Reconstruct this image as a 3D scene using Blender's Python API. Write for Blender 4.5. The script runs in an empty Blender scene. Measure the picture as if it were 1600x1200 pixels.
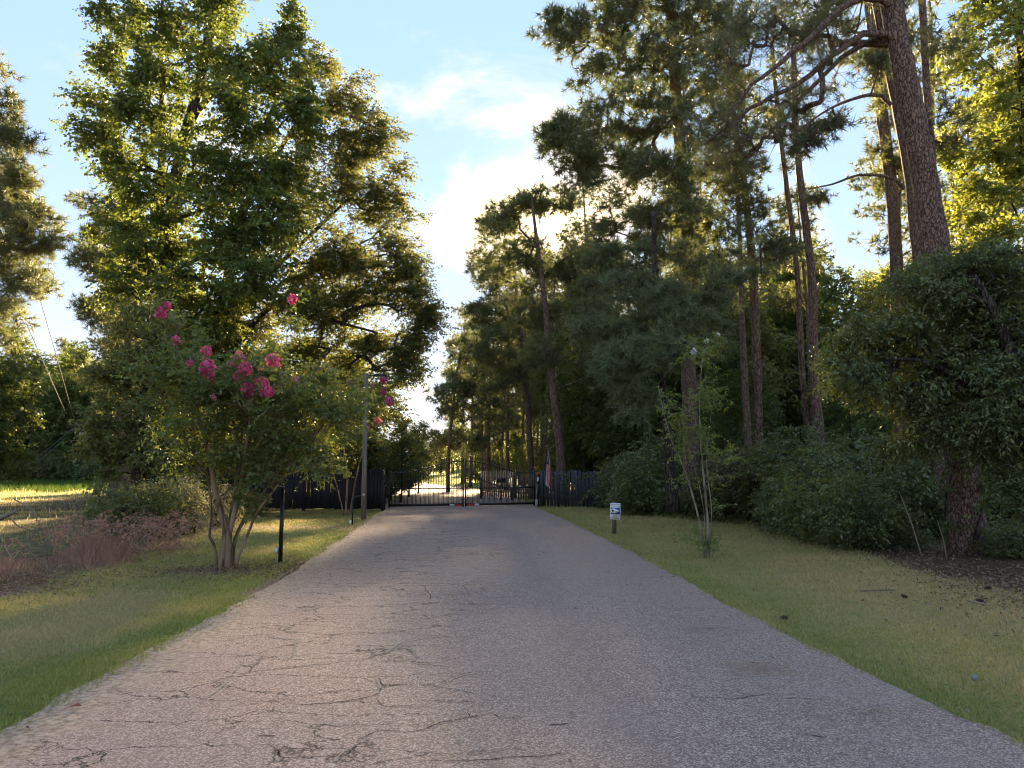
import bpy, math, random
import numpy as np
from mathutils import Vector, Matrix

# ------------------------------------------------------------------ camera, sky, sun, exposure
SC = bpy.context.scene
COL = SC.collection
PITCH = math.radians(6.4)
CAM_H = 1.6
cam_d = bpy.data.cameras.new("camera")
cam_d.sensor_fit = 'HORIZONTAL'
cam_d.sensor_width = 36.0
cam_d.lens = 27.0
cam_d.clip_end = 4000.0
cam = bpy.data.objects.new("camera", cam_d)
COL.objects.link(cam)
cam.location = (0, 0, CAM_H)
cam.rotation_euler = (math.pi / 2 + PITCH, 0, 0)
SC.camera = cam

SUN_EL = math.radians(18.0)
SUN_AZ = math.radians(3.3)          # to the right of +Y
SUN_DIR = Vector((math.sin(SUN_AZ) * math.cos(SUN_EL), math.cos(SUN_AZ) * math.cos(SUN_EL), math.sin(SUN_EL)))
SKY_STRENGTH = 0.05
SUN_STRENGTH = 2.0
EXPOSURE = 4.7
CLOUD_X, CLOUD_Y = 0.3, 1.7

W = bpy.data.worlds.new("World")
SC.world = W
W.use_nodes = True
wn, wl = W.node_tree.nodes, W.node_tree.links
wn.clear()


def wnode(t, **kw):
    n = wn.new(t)
    for k, v in kw.items():
        setattr(n, k, v)
    return n


def wmath(op, a, b=None, clamp=False):
    n = wn.new('ShaderNodeMath')
    n.operation = op
    n.use_clamp = clamp
    for i, v in enumerate((a, b)):
        if v is None:
            continue
        if isinstance(v, (int, float)):
            n.inputs[i].default_value = v
        else:
            wl.new(v, n.inputs[i])
    return n.outputs[0]


sky = wnode('ShaderNodeTexSky', sky_type='NISHITA')
sky.sun_disc = False
sky.sun_elevation = SUN_EL
sky.sun_rotation = SUN_AZ
sky.air_density = 0.9
sky.dust_density = 0.02
sky.ozone_density = 1.5
sky.altitude = 100
tc = wnode('ShaderNodeTexCoord')
sep = wnode('ShaderNodeSeparateXYZ')
wl.new(tc.outputs['Generated'], sep.inputs[0])
# thin cloud layer: view direction projected on a plane high above
zz = wmath('ADD', wmath('MAXIMUM', sep.outputs[2], 0.0), 0.12)
cu = wmath('DIVIDE', sep.outputs[0], zz)
cv_ = wmath('DIVIDE', sep.outputs[1], zz)
comb = wnode('ShaderNodeCombineXYZ')
wl.new(cu, comb.inputs[0])
wl.new(cv_, comb.inputs[1])
nz1 = wnode('ShaderNodeTexNoise')
nz1.inputs['Scale'].default_value = 1.3
nz1.inputs['Detail'].default_value = 9
nz1.inputs['Roughness'].default_value = 0.6
nz1.inputs['Distortion'].default_value = 0.6
mapn = wnode('ShaderNodeMapping')
mapn.inputs['Location'].default_value = (CLOUD_X, CLOUD_Y, 0)
mapn.inputs['Scale'].default_value = (1.3, 0.8, 1)
wl.new(comb.outputs[0], mapn.inputs[0])
wl.new(mapn.outputs[0], nz1.inputs['Vector'])
# sun proximity
dotn = wnode('ShaderNodeVectorMath', operation='DOT_PRODUCT')
wl.new(tc.outputs['Generated'], dotn.inputs[0])
dotn.inputs[1].default_value = SUN_DIR
mu = wmath('MAXIMUM', dotn.outputs['Value'], 0.0)
cd = wnode('ShaderNodeVectorMath', operation='DOT_PRODUCT')
wl.new(tc.outputs['Generated'], cd.inputs[0])
cd.inputs[1].default_value = Vector((0.05, 0.95, 0.385)).normalized()
bank = wmath('POWER', wmath('MAXIMUM', cd.outputs['Value'], 0.0), 80.0)
prox = wmath('POWER', mu, 60.0)
prox_wide = wmath('POWER', mu, 9.0)
thr = wmath('ADD', wmath('MULTIPLY', bank, 0.15), wmath('MULTIPLY', prox_wide, 0.04))
cl = wmath('ADD', nz1.outputs['Fac'], thr)
mr = wnode('ShaderNodeMapRange')
mr.interpolation_type = 'SMOOTHSTEP'
mr.inputs['From Min'].default_value = 0.55
mr.inputs['From Max'].default_value = 0.74
wl.new(cl, mr.inputs['Value'])
cmask = wmath('MULTIPLY', mr.outputs[0], 0.92)
ccol = wnode('ShaderNodeMix', data_type='RGBA')
ccol.inputs['A'].default_value = (1.05, 1.02, 1.06, 1)
ccol.inputs['B'].default_value = (1.2, 1.02, 0.86, 1)
wl.new(prox, ccol.inputs['Factor'])
# colour balance of the clear sky and pale veil near the horizon
hv = wmath('POWER', wmath('SUBTRACT', 1.0, wmath('MAXIMUM', sep.outputs[2], 0.0), clamp=True), 5.0)
veil = wnode('ShaderNodeMix', data_type='RGBA')
veil.inputs['B'].default_value = (0.90, 0.88, 0.95, 1)
wl.new(wmath('MULTIPLY', hv, 0.75), veil.inputs['Factor'])
bal = wnode('ShaderNodeMix', data_type='RGBA', blend_type='MULTIPLY')
bal.inputs['Factor'].default_value = 1.0
bal.inputs['B'].default_value = (0.44, 0.40, 0.38, 1)
wl.new(sky.outputs[0], bal.inputs['A'])
milk = wnode('ShaderNodeMix', data_type='RGBA')      # high milky layer over the whole sky
milk.inputs['Factor'].default_value = 0.85
milk.inputs['B'].default_value = (0.335, 0.60, 1.12, 1)
wl.new(bal.outputs['Result'], milk.inputs['A'])
wl.new(milk.outputs['Result'], veil.inputs['A'])
mixc = wnode('ShaderNodeMix', data_type='RGBA')
wl.new(cmask, mixc.inputs['Factor'])
wl.new(veil.outputs['Result'], mixc.inputs['A'])
wl.new(ccol.outputs['Result'], mixc.inputs['B'])
# the veiled disc of the sun itself
disc = wmath('ADD', wmath('MULTIPLY', wmath('POWER', mu, 26000.0), 90.0), wmath('MULTIPLY', wmath('POWER', mu, 500.0), 1.5))
dcol = wnode('ShaderNodeMix', data_type='RGBA', blend_type='ADD')
dcol.inputs['Factor'].default_value = 1.0
dmul = wnode('ShaderNodeMix', data_type='RGBA', blend_type='MULTIPLY')
dmul.inputs['Factor'].default_value = 1.0
dmul.inputs['B'].default_value = (1.0, 0.72, 0.38, 1)
wl.new(disc, dmul.inputs['A'])
wl.new(mixc.outputs['Result'], dcol.inputs['A'])
wl.new(dmul.outputs['Result'], dcol.inputs['B'])
bg = wnode('ShaderNodeBackground')
bg.inputs['Strength'].default_value = SKY_STRENGTH
wl.new(dcol.outputs['Result'], bg.inputs['Color'])
wo = wnode('ShaderNodeOutputWorld')
wl.new(bg.outputs[0], wo.inputs[0])

sun_d = bpy.data.lights.new("sun", 'SUN')
sun_d.energy = SUN_STRENGTH
sun_d.angle = math.radians(4.0)
sun_d.color = (1.0, 0.80, 0.55)
sun = bpy.data.objects.new("sun", sun_d)
COL.objects.link(sun)
sun.rotation_euler = (-SUN_DIR).to_track_quat('-Z', 'Y').to_euler()

SC.view_settings.view_transform = 'Standard'
SC.view_settings.look = 'None'
SC.view_settings.exposure = EXPOSURE
SC.view_settings.gamma = 1.0
SC.view_settings.use_curve_mapping = False
SC.view_settings.use_white_balance = True      # the camera's own daylight-shade balance
SC.view_settings.white_balance_temperature = 7800
SC.view_settings.white_balance_tint = 10
SC.render.engine = 'CYCLES'
SC.cycles.max_bounces = 7
SC.cycles.diffuse_bounces = 4
SC.cycles.glossy_bounces = 2
SC.cycles.transmission_bounces = 5
SC.cycles.sample_clamp_indirect = 6.0
SC.cycles.use_denoising = True
SC.cycles.filter_width = 1.1

# ------------------------------------------------------------------ placing things
F = 1200.0
CP, SP = math.cos(PITCH), math.sin(PITCH)


def at(px, py, Y):
    """World point at distance Y seen along a direction given in the photo's own coordinates."""
    dx, dy = (px - 800) / F, (600 - py) / F
    cy = CP - SP * dy
    cz = SP + CP * dy
    s = Y / cy
    return np.array((dx * s, Y, CAM_H + cz * s))


def gnd(px, py):
    dx, dy = (px - 800) / F, (600 - py) / F
    cz = SP + CP * dy
    s = -CAM_H / cz
    return np.array((dx * s, (CP - SP * dy) * s, 0.0))


def sstep(a, b, x):
    t = np.clip((np.asarray(x, float) - a) / (b - a), 0, 1)
    return t * t * (3 - 2 * t)


RL_Y = [-12, 0, 4.6, 7.5, 11.3, 22, 31, 36, 45, 60, 72, 85, 105, 130, 155, 185, 230]
RL_X = [-3.0, -3.02, -3.07, -3.15, -3.3, -4.3, -5.2, -5.9, -6.3, -9, -12.5, -17, -23, -26, -26, -23, -15]
RR_Y = [-12, 0, 4.5, 7.25, 14.2, 20, 27, 32, 38, 50, 60, 70, 85, 105, 130, 155, 185, 230]
RR_X = [3.4, 3.2, 3.0, 2.7, 2.37, 2.05, 1.6, 1.15, 0.95, -0.3, -1.6, -3.6, -9, -16, -19, -19, -16, -8]


def road_l(y):
    return np.interp(y, RL_Y, RL_X)


def road_r(y):
    return np.interp(y, RR_Y, RR_X)


SB_Y = [-5, 9.1, 12.7, 16.5, 25, 31, 40]
SB_X = [-6.2, -6.1, -6.35, -7.1, -8.2, -8.6, -9]
FE_Y = [-5, 5, 9.4, 11.6, 15, 19, 22.6, 25, 29, 33, 40]
FE_X = [7.5, 7.0, 6.4, 6.1, 6.5, 6.9, 6.4, 5.2, 4.6, 3.4, 2.4]


def wob(x, y):
    return 0.5 * np.sin(1.3 * x + 0.7 * y) + 0.3 * np.sin(2.9 * x - 2.1 * y + 1.0) + 0.2 * np.sin(5.3 * y + 3.7 * x)


def height(x, y):
    x, y = np.asarray(x, float), np.asarray(y, float)
    z = 2.3 * sstep(72, 190, y)
    off = np.minimum(np.abs(x - road_l(y)), np.abs(x - road_r(y)))
    inside = (x > road_l(y)) & (x < road_r(y))
    off = np.where(inside, 0, off)
    z = z + 0.05 * wob(x * 0.5, y * 0.5) * sstep(0.5, 2.5, off)
    z = z + 0.10 * sstep(0.2, 6, off) * sstep(6, 12, y) * (x > 0)
    z = z + 6.0 * sstep(120, 420, np.hypot(x, y)) * sstep(20, 60, off)
    return z


def hz(x, y):
    return float(height(x, y))


# ------------------------------------------------------------------ mesh helpers
class MB:
    """Collects geometry with material indices and one per-vertex float, then builds one mesh."""

    def __init__(self):
        self.v, self.f3, self.f4, self.m3, self.m4, self.a = [], [], [], [], [], []
        self.n = 0

    def add(self, v, f3=None, f4=None, mi=0, a=0.0):
        v = np.asarray(v, float).reshape(-1, 3)
        self.v.append(v)
        self.a.append(np.full(len(v), a) if np.isscalar(a) else np.asarray(a, float))
        if f3 is not None and len(f3):
            f3 = np.asarray(f3, int).reshape(-1, 3) + self.n
            self.f3.append(f3)
            self.m3.append(np.full(len(f3), mi))
        if f4 is not None and len(f4):
            f4 = np.asarray(f4, int).reshape(-1, 4) + self.n
            self.f4.append(f4)
            self.m4.append(np.full(len(f4), mi))
        self.n += len(v)

    def box(self, c, s, mi=0, rz=0.0, a=0.0, taper=1.0):
        hx, hy, hh = s[0] / 2, s[1] / 2, s[2] / 2
        p = []
        for z, k in ((-hh, 1.0), (hh, taper)):
            for x, y in ((-hx, -hy), (hx, -hy), (hx, hy), (-hx, hy)):
                p.append((x * k, y * k, z))
        p = np.array(p)
        if rz:
            cr, sr = math.cos(rz), math.sin(rz)
            p[:, :2] = p[:, :2] @ np.array(((cr, sr), (-sr, cr)))
        p += np.asarray(c)
        self.add(p, f4=[(3, 2, 1, 0), (4, 5, 6, 7), (0, 1, 5, 4), (1, 2, 6, 5), (2, 3, 7, 6), (3, 0, 4, 7)], mi=mi, a=a)

    def tube(self, pts, radii, k=8, mi=0, cap=True, jitter=0.0, rng=None, a=0.0):
        pts = np.asarray(pts, float)
        n = len(pts)
        radii = np.full(n, radii) if np.isscalar(radii) else np.asarray(radii, float)
        tan = np.gradient(pts, axis=0)
        tan /= np.linalg.norm(tan, axis=1)[:, None] + 1e-9
        ref = np.array((0.0, 1.0, 0.0)) if abs(tan[0, 1]) < 0.8 else np.array((1.0, 0, 0))
        vs = []
        ang = np.arange(k) * 2 * math.pi / k
        for i in range(n):
            u = np.cross(tan[i], ref)
            u /= np.linalg.norm(u) + 1e-9
            w = np.cross(tan[i], u)
            ref = np.cross(u, tan[i])
            r = radii[i]
            if jitter:
                rr = r * (1 + jitter * rng.standard_normal(k))
            else:
                rr = np.full(k, r)
            vs.append(pts[i] + (np.cos(ang) * rr)[:, None] * u + (np.sin(ang) * rr)[:, None] * w)
        v = np.concatenate(vs)
        f = []
        for i in range(n - 1):
            for j in range(k):
                j2 = (j + 1) % k
                f.append((i * k + j, i * k + j2, (i + 1) * k + j2, (i + 1) * k + j))
        f3 = []
        if cap:
            v = np.concatenate([v, pts[:1], pts[-1:]])
            for j in range(k):
                j2 = (j + 1) % k
                f3.append((n * k, j2, j))
                f3.append((n * k + 1, (n - 1) * k + j, (n - 1) * k + j2))
        self.add(v, f3=f3, f4=f, mi=mi, a=a)

    def mesh(self, name, mats, smooth=False):
        me = bpy.data.meshes.new(name)
        v = np.concatenate(self.v) if self.v else np.zeros((0, 3))
        f3 = np.concatenate(self.f3) if self.f3 else np.zeros((0, 3), int)
        f4 = np.concatenate(self.f4) if self.f4 else np.zeros((0, 4), int)
        me.vertices.add(len(v))
        me.vertices.foreach_set('co', v.astype(np.float32).ravel())
        me.loops.add(f3.size + f4.size)
        me.loops.foreach_set('vertex_index', np.concatenate([f3.ravel(), f4.ravel()]).astype(np.int32))
        me.polygons.add(len(f3) + len(f4))
        st = np.concatenate([np.arange(len(f3)) * 3, f3.size + np.arange(len(f4)) * 4]).astype(np.int32)
        me.polygons.foreach_set('loop_start', st)
        mi = np.concatenate(self.m3 + self.m4).astype(np.int32) if (self.m3 or self.m4) else np.zeros(0, np.int32)
        me.polygons.foreach_set('material_index', mi)
        if smooth:
            me.polygons.foreach_set('use_smooth', np.ones(len(mi), bool))
        at_ = me.attributes.new('cv', 'FLOAT', 'POINT')
        at_.data.foreach_set('value', np.concatenate(self.a).astype(np.float32))
        for m in (mats if isinstance(mats, (list, tuple)) else [mats]):
            me.materials.append(m)
        me.update(calc_edges=True)
        return me

    def build(self, name, mats, parent=None, smooth=False, loc=None):
        me = self.mesh(name, mats, smooth)
        return link(name, me, parent, loc)


def link(name, me, parent=None, loc=None, rot=None, scale=None):
    o = bpy.data.objects.new(name, me)
    COL.objects.link(o)
    if parent is not None:
        o.parent = parent
    if loc is not None:
        o.location = loc
    if rot is not None:
        o.rotation_euler = rot
    if scale is not None:
        o.scale = scale
    return o


def tag(o, label=None, cat=None, group=None, kind=None):
    if label:
        o['label'] = label
    if cat:
        o['category'] = cat
    if group:
        o['group'] = group
    if kind:
        o['kind'] = kind
    return o


def thing(name, label, cat, loc=(0, 0, 0), rz=0.0, group=None):
    o = bpy.data.objects.new(name, None)
    o.empty_display_size = 0.2
    COL.objects.link(o)
    o.location = loc
    o.rotation_euler = (0, 0, rz)
    return tag(o, label, cat, group)


def dup(root, loc, rz=0.0, s=1.0, label=None, group=None, tilt=(0, 0)):
    r = root.copy()
    COL.objects.link(r)
    r.location = loc
    r.rotation_euler = (tilt[0], tilt[1], rz)
    r.scale = (s, s, s) if np.isscalar(s) else s
    if label:
        r['label'] = label
    if group:
        r['group'] = group
    for ch in root.children:
        c = ch.copy()
        COL.objects.link(c)
        c.parent = r
    return r


# ------------------------------------------------------------------ materials
class NT:
    def __init__(self, name):
        self.m = bpy.data.materials.new(name)
        self.m.use_nodes = True
        self.t = self.m.node_tree
        self.t.nodes.clear()
        self.out = self.t.nodes.new('ShaderNodeOutputMaterial')

    def n(self, typ, ins=None, **kw):
        nd = self.t.nodes.new(typ)
        for k, v in kw.items():
            setattr(nd, k, v)
        for k, v in (ins or {}).items():
            self.set(nd.inputs[k], v)
        return nd

    def set(self, sock, v):
        if isinstance(v, bpy.types.NodeSocket):
            self.t.links.new(v, sock)
        elif isinstance(v, (tuple, list)) and len(v) == 3 and sock.type == 'RGBA':
            sock.default_value = (*v, 1)
        else:
            sock.default_value = v

    def math(self, op, a, b=0.0, clamp=False):
        nd = self.n('ShaderNodeMath', {0: a, 1: b}, operation=op, use_clamp=clamp)
        return nd.outputs[0]

    def mix(self, f, a, b, blend='MIX'):
        nd = self.n('ShaderNodeMix', data_type='RGBA', blend_type=blend)
        self.set(nd.inputs['Factor'], f)
        self.set(nd.inputs['A'], a)
        self.set(nd.inputs['B'], b)
        return nd.outputs['Result']

    def noise(self, vec, scale, detail=4, rough=0.55, dist=0.0):
        nd = self.n('ShaderNodeTexNoise', {'Scale': scale, 'Detail': detail, 'Roughness': rough, 'Distortion': dist})
        if vec is not None:
            self.set(nd.inputs['Vector'], vec)
        return nd.outputs['Fac']

    def ramp(self, v, a, b, smooth=True):
        nd = self.n('ShaderNodeMapRange', {'Value': v, 'From Min': a, 'From Max': b})
        nd.interpolation_type = 'SMOOTHSTEP' if smooth else 'LINEAR'
        return nd.outputs[0]

    def attr(self, name):
        return self.n('ShaderNodeAttribute', attribute_name=name).outputs['Fac']

    def coord(self, kind='Object', scale=None):
        c = self.n('ShaderNodeTexCoord').outputs[kind]
        if scale is not None:
            c = self.n('ShaderNodeMapping', {'Vector': c, 'Scale': scale}).outputs[0]
        return c

    def pos(self):
        return self.n('ShaderNodeNewGeometry').outputs['Position']

    def principled(self, color, rough=0.7, spec=0.3, metal=0.0, bump=None, bdist=0.02, bstr=0.6):
        p = self.n('ShaderNodeBsdfPrincipled', {'Base Color': color, 'Roughness': rough, 'Metallic': metal, 'Specular IOR Level': spec})
        if bump is not None:
            b = self.n('ShaderNodeBump', {'Height': bump, 'Distance': bdist, 'Strength': bstr})
            self.set(p.inputs['Normal'], b.outputs[0])
        return p.outputs[0]

    def done(self, sh):
        self.t.links.new(sh, self.out.inputs['Surface'])
        return self.m


def leaf_mat(name, dark, light, trans, tf=0.42, rough=0.5, spec=0.35):
    t = NT(name)
    cv = t.attr('cv')
    rnd = t.n('ShaderNodeObjectInfo').outputs['Random']
    c = t.mix(cv, tuple(1.65 * x for x in dark), tuple(1.4 * x for x in light))
    hs = t.n('ShaderNodeHueSaturation', {'Color': c, 'Hue': t.math('ADD', 0.48, t.math('MULTIPLY', rnd, 0.02)),
                                          'Value': t.math('ADD', 0.85, t.math('MULTIPLY', rnd, 0.3)), 'Saturation': 0.95})
    c = hs.outputs[0]
    tc_ = t.mix(cv, tuple(x * 0.8 for x in trans), trans)
    p = t.principled(c, rough, spec)
    tr = t.n('ShaderNodeBsdfTranslucent', {'Color': tc_}).outputs[0]
    mx = t.n('ShaderNodeMixShader', {0: tf, 1: p, 2: tr}).outputs[0]
    return t.done(mx)


def bark_mat(name, c1, c2, c3, plate=9.0, stretch=0.35, depth=0.03):
    t = NT(name)
    vec = t.coord('Object', (1, 1, stretch))
    warp = t.n('ShaderNodeTexNoise', {'Vector': vec, 'Scale': plate * 0.6, 'Detail': 3})
    v2 = t.n('ShaderNodeVectorMath', {0: vec, 1: t.n('ShaderNodeVectorMath', {0: warp.outputs['Color'], 'Scale': 0.12}, operation='SCALE').outputs[0]}, operation='ADD').outputs[0]
    vo = t.n('ShaderNodeTexVoronoi', {'Vector': v2, 'Scale': plate}, feature='DISTANCE_TO_EDGE').outputs['Distance']
    vc = t.n('ShaderNodeTexVoronoi', {'Vector': v2, 'Scale': plate}).outputs['Color']
    g = t.n('ShaderNodeSeparateColor', {0: vc}).outputs[0]
    ns = t.noise(vec, plate * 3, 5)
    plates = t.ramp(vo, 0.0, 0.14)
    c = t.mix(g, c1, c2)
    c = t.mix(t.math('MULTIPLY', ns, 0.5), c, c3)
    c = t.mix(plates, tuple(x * 0.55 for x in c1), c)
    h = t.math('ADD', plates, t.math('MULTIPLY', ns, 0.5))
    return t.done(t.principled(c, 0.9, 0.15, bump=h, bdist=depth, bstr=1.0))


def wood_mat(name, c1, c2, rough=0.75, grain=(18, 18, 1.2), spec=0.25):
    t = NT(name)
    vec = t.coord('Object', grain)
    rnd = t.n('ShaderNodeObjectInfo').outputs['Random']
    off = t.n('ShaderNodeVectorMath', {0: vec, 1: t.n('ShaderNodeCombineXYZ', {0: t.math('MULTIPLY', rnd, 57.0), 2: t.math('MULTIPLY', rnd, 23.0)}).outputs[0]}, operation='ADD').outputs[0]
    ns = t.noise(off, 1.0, 6, 0.65, 0.4)
    c = t.mix(t.ramp(ns, 0.3, 0.7), c1, c2)
    c = t.n('ShaderNodeHueSaturation', {'Color': c, 'Value': t.math('ADD', 0.7, t.math('MULTIPLY', rnd, 0.6))}).outputs[0]
    return t.done(t.principled(c, rough, spec, bump=ns, bdist=0.006))


def paint_mat(name, c, rough=0.5, metal=0.0, var=0.25, spec=0.4):
    t = NT(name)
    ns = t.noise(t.coord('Object'), 9.0, 5)
    col = t.mix(ns, tuple(x * (1 - var) for x in c), tuple(min(1, x * (1 + var)) for x in c))
    return t.done(t.principled(col, rough, spec, metal, bump=ns, bdist=0.002, bstr=0.3))


M = {}
M['leaf_gum'] = leaf_mat('sweetgum_leaf', (0.024, 0.052, 0.015), (0.075, 0.115, 0.027), (0.21, 0.25, 0.040), 0.33)
M['leaf_oak'] = leaf_mat('oak_leaf', (0.028, 0.050, 0.016), (0.080, 0.105, 0.030), (0.22, 0.225, 0.05), 0.34)
M['leaf_dark'] = leaf_mat('dark_leaf', (0.032, 0.055, 0.018), (0.12, 0.145, 0.048), (0.20, 0.24, 0.05), 0.30, 0.42, 0.5)
M['leaf_myrtle'] = leaf_mat('myrtle_leaf', (0.034, 0.066, 0.020), (0.115, 0.15, 0.045), (0.25, 0.30, 0.05), 0.36)
M['leaf_shrub'] = leaf_mat('shrub_leaf', (0.034, 0.055, 0.018), (0.14, 0.155, 0.055), (0.30, 0.32, 0.07), 0.38)
M['leaf_sunlit'] = leaf_mat('sunlit_shrub_leaf', (0.10, 0.10, 0.05), (0.30, 0.27, 0.16), (0.42, 0.38, 0.16), 0.45)  # pale shrub leaf with sunlight put into its colour
M['leaf_brownish'] = leaf_mat('thin_shrub_leaf', (0.045, 0.050, 0.024), (0.085, 0.085, 0.040), (0.25, 0.22, 0.07), 0.35)
M['leaf_sap'] = leaf_mat('sapling_leaf', (0.05, 0.085, 0.022), (0.12, 0.16, 0.04), (0.38, 0.42, 0.06), 0.42)
M['leaf_yellow'] = leaf_mat('backlit_leaf', (0.040, 0.070, 0.016), (0.11, 0.14, 0.03), (0.33, 0.36, 0.06), 0.42)
M['needle'] = leaf_mat('pine_needle', (0.042, 0.056, 0.026), (0.108, 0.125, 0.052), (0.17, 0.20, 0.06), 0.22, 0.45, 0.35)
M['needle_far'] = leaf_mat('far_pine_needle', (0.046, 0.060, 0.027), (0.112, 0.130, 0.052), (0.23, 0.25, 0.08), 0.30, 0.5, 0.3)
M['bark_pine'] = bark_mat('pine_bark', (0.11, 0.068, 0.052), (0.23, 0.145, 0.11), (0.30, 0.22, 0.18), 20.0, 0.45, 0.02)
M['bark_far'] = bark_mat('thin_pine_bark', (0.12, 0.080, 0.060), (0.22, 0.15, 0.115), (0.28, 0.21, 0.17), 14.0, 0.3, 0.02)
M['bark_dark'] = bark_mat('dark_bark', (0.035, 0.028, 0.022), (0.070, 0.055, 0.044), (0.11, 0.09, 0.075), 14.0, 0.25, 0.02)
M['bark_myrtle'] = bark_mat('myrtle_bark', (0.19, 0.115, 0.07), (0.26, 0.17, 0.11), (0.33, 0.24, 0.17), 6.0, 0.2, 0.006)
M['bark_sap'] = bark_mat('sapling_bark', (0.20, 0.17, 0.11), (0.26, 0.22, 0.15), (0.30, 0.26, 0.19), 8.0, 0.2, 0.004)
M['fence_dark'] = wood_mat('black_stained_board', (0.010, 0.0095, 0.014), (0.026, 0.024, 0.032), 0.6)
M['fence_blue'] = wood_mat('slate_stained_board', (0.026, 0.029, 0.036), (0.060, 0.065, 0.076), 0.65)
M['fence_tan'] = wood_mat('unpainted_board', (0.30, 0.21, 0.13), (0.52, 0.39, 0.26), 0.8)
M['post_wood'] = wood_mat('weathered_post', (0.09, 0.058, 0.045), (0.17, 0.115, 0.09), 0.85)
M['pole_wood'] = wood_mat('grey_brown_pole', (0.10, 0.080, 0.065), (0.17, 0.14, 0.115), 0.8, (14, 14, 0.8))
M['pole_dark'] = wood_mat('creosote_pole', (0.035, 0.026, 0.020), (0.07, 0.055, 0.045), 0.85, (14, 14, 0.8))
M['black_iron'] = paint_mat('black_iron', (0.012, 0.011, 0.012), 0.4, 0.0)
M['black_plastic'] = paint_mat('black_plastic', (0.015, 0.015, 0.016), 0.5)
M['grey_box'] = paint_mat('grey_box', (0.30, 0.30, 0.29), 0.55)
M['white_plate'] = paint_mat('white_plate', (0.72, 0.72, 0.70), 0.5, var=0.05)
M['sign_blue'] = paint_mat('sign_blue', (0.02, 0.085, 0.33), 0.45, var=0.05)
M['sign_ink'] = paint_mat('sign_ink', (0.02, 0.022, 0.035), 0.5, var=0.05)
M['sign_red'] = paint_mat('sign_rust_ink', (0.30, 0.10, 0.05), 0.5, var=0.05)
M['red_reflector'] = paint_mat('red_reflector', (0.45, 0.02, 0.02), 0.35, var=0.1)
M['flag_red'] = paint_mat('flag_red', (0.40, 0.045, 0.05), 0.85, var=0.12)
M['flag_white'] = paint_mat('flag_white', (0.70, 0.62, 0.58), 0.85, var=0.08)
M['flag_blue'] = paint_mat('flag_blue', (0.035, 0.04, 0.09), 0.85, var=0.1)
M['wire'] = paint_mat('wire', (0.12, 0.12, 0.12), 0.5)
M['stone'] = paint_mat('stone', (0.20, 0.19, 0.17), 0.8)
M['cone'] = paint_mat('pine_cone', (0.045, 0.030, 0.022), 0.9)
M['stick'] = wood_mat('dead_stick', (0.16, 0.12, 0.085), (0.30, 0.24, 0.18), 0.85)


def petal_mat(name, c1, c2):
    t = NT(name)
    c = t.mix(t.attr('cv'), c1, c2)
    p = t.principled(c, 0.6, 0.2)
    tr = t.n('ShaderNodeBsdfTranslucent', {'Color': c}).outputs[0]
    return t.done(t.n('ShaderNodeMixShader', {0: 0.4, 1: p, 2: tr}).outputs[0])


M['petal'] = petal_mat('pink_petal', (0.55, 0.045, 0.17), (0.80, 0.20, 0.36))
M['petal_pale'] = petal_mat('faded_petal', (0.45, 0.16, 0.17), (0.62, 0.32, 0.30))
M['petal_white'] = petal_mat('white_petal', (0.70, 0.68, 0.66), (0.8, 0.8, 0.78))


def dry_mat(name, a, b):
    t = NT(name)
    c = t.mix(t.attr('cv'), a, b)
    p = t.principled(c, 0.85, 0.15)
    tr = t.n('ShaderNodeBsdfTranslucent', {'Color': c}).outputs[0]
    return t.done(t.n('ShaderNodeMixShader', {0: 0.25, 1: p, 2: tr}).outputs[0])


M['litter'] = dry_mat('dry_leaf', (0.12, 0.065, 0.040), (0.36, 0.25, 0.16))
M['dry_weed'] = dry_mat('dry_weed', (0.21, 0.10, 0.072), (0.50, 0.31, 0.22))
M['needle_litter'] = dry_mat('fallen_needle', (0.22, 0.10, 0.05), (0.36, 0.19, 0.10))


def grass_mat():
    t = NT('grass_blade')
    cv = t.attr('cv')
    c1 = t.mix(t.ramp(cv, 0.0, 0.5, False), (0.21, 0.25, 0.055), (0.37, 0.33, 0.11))
    c = t.mix(t.ramp(cv, 0.5, 1.0, False), c1, (0.52, 0.39, 0.19))
    p = t.principled(c, 0.6, 0.25)
    tr = t.n('ShaderNodeBsdfTranslucent', {'Color': c}).outputs[0]
    return t.done(t.n('ShaderNodeMixShader', {0: 0.4, 1: p, 2: tr}).outputs[0])


M['grass'] = grass_mat()
M['rank_green'] = dry_mat('rank_green_grass', (0.045, 0.085, 0.014), (0.085, 0.13, 0.025))


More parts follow.
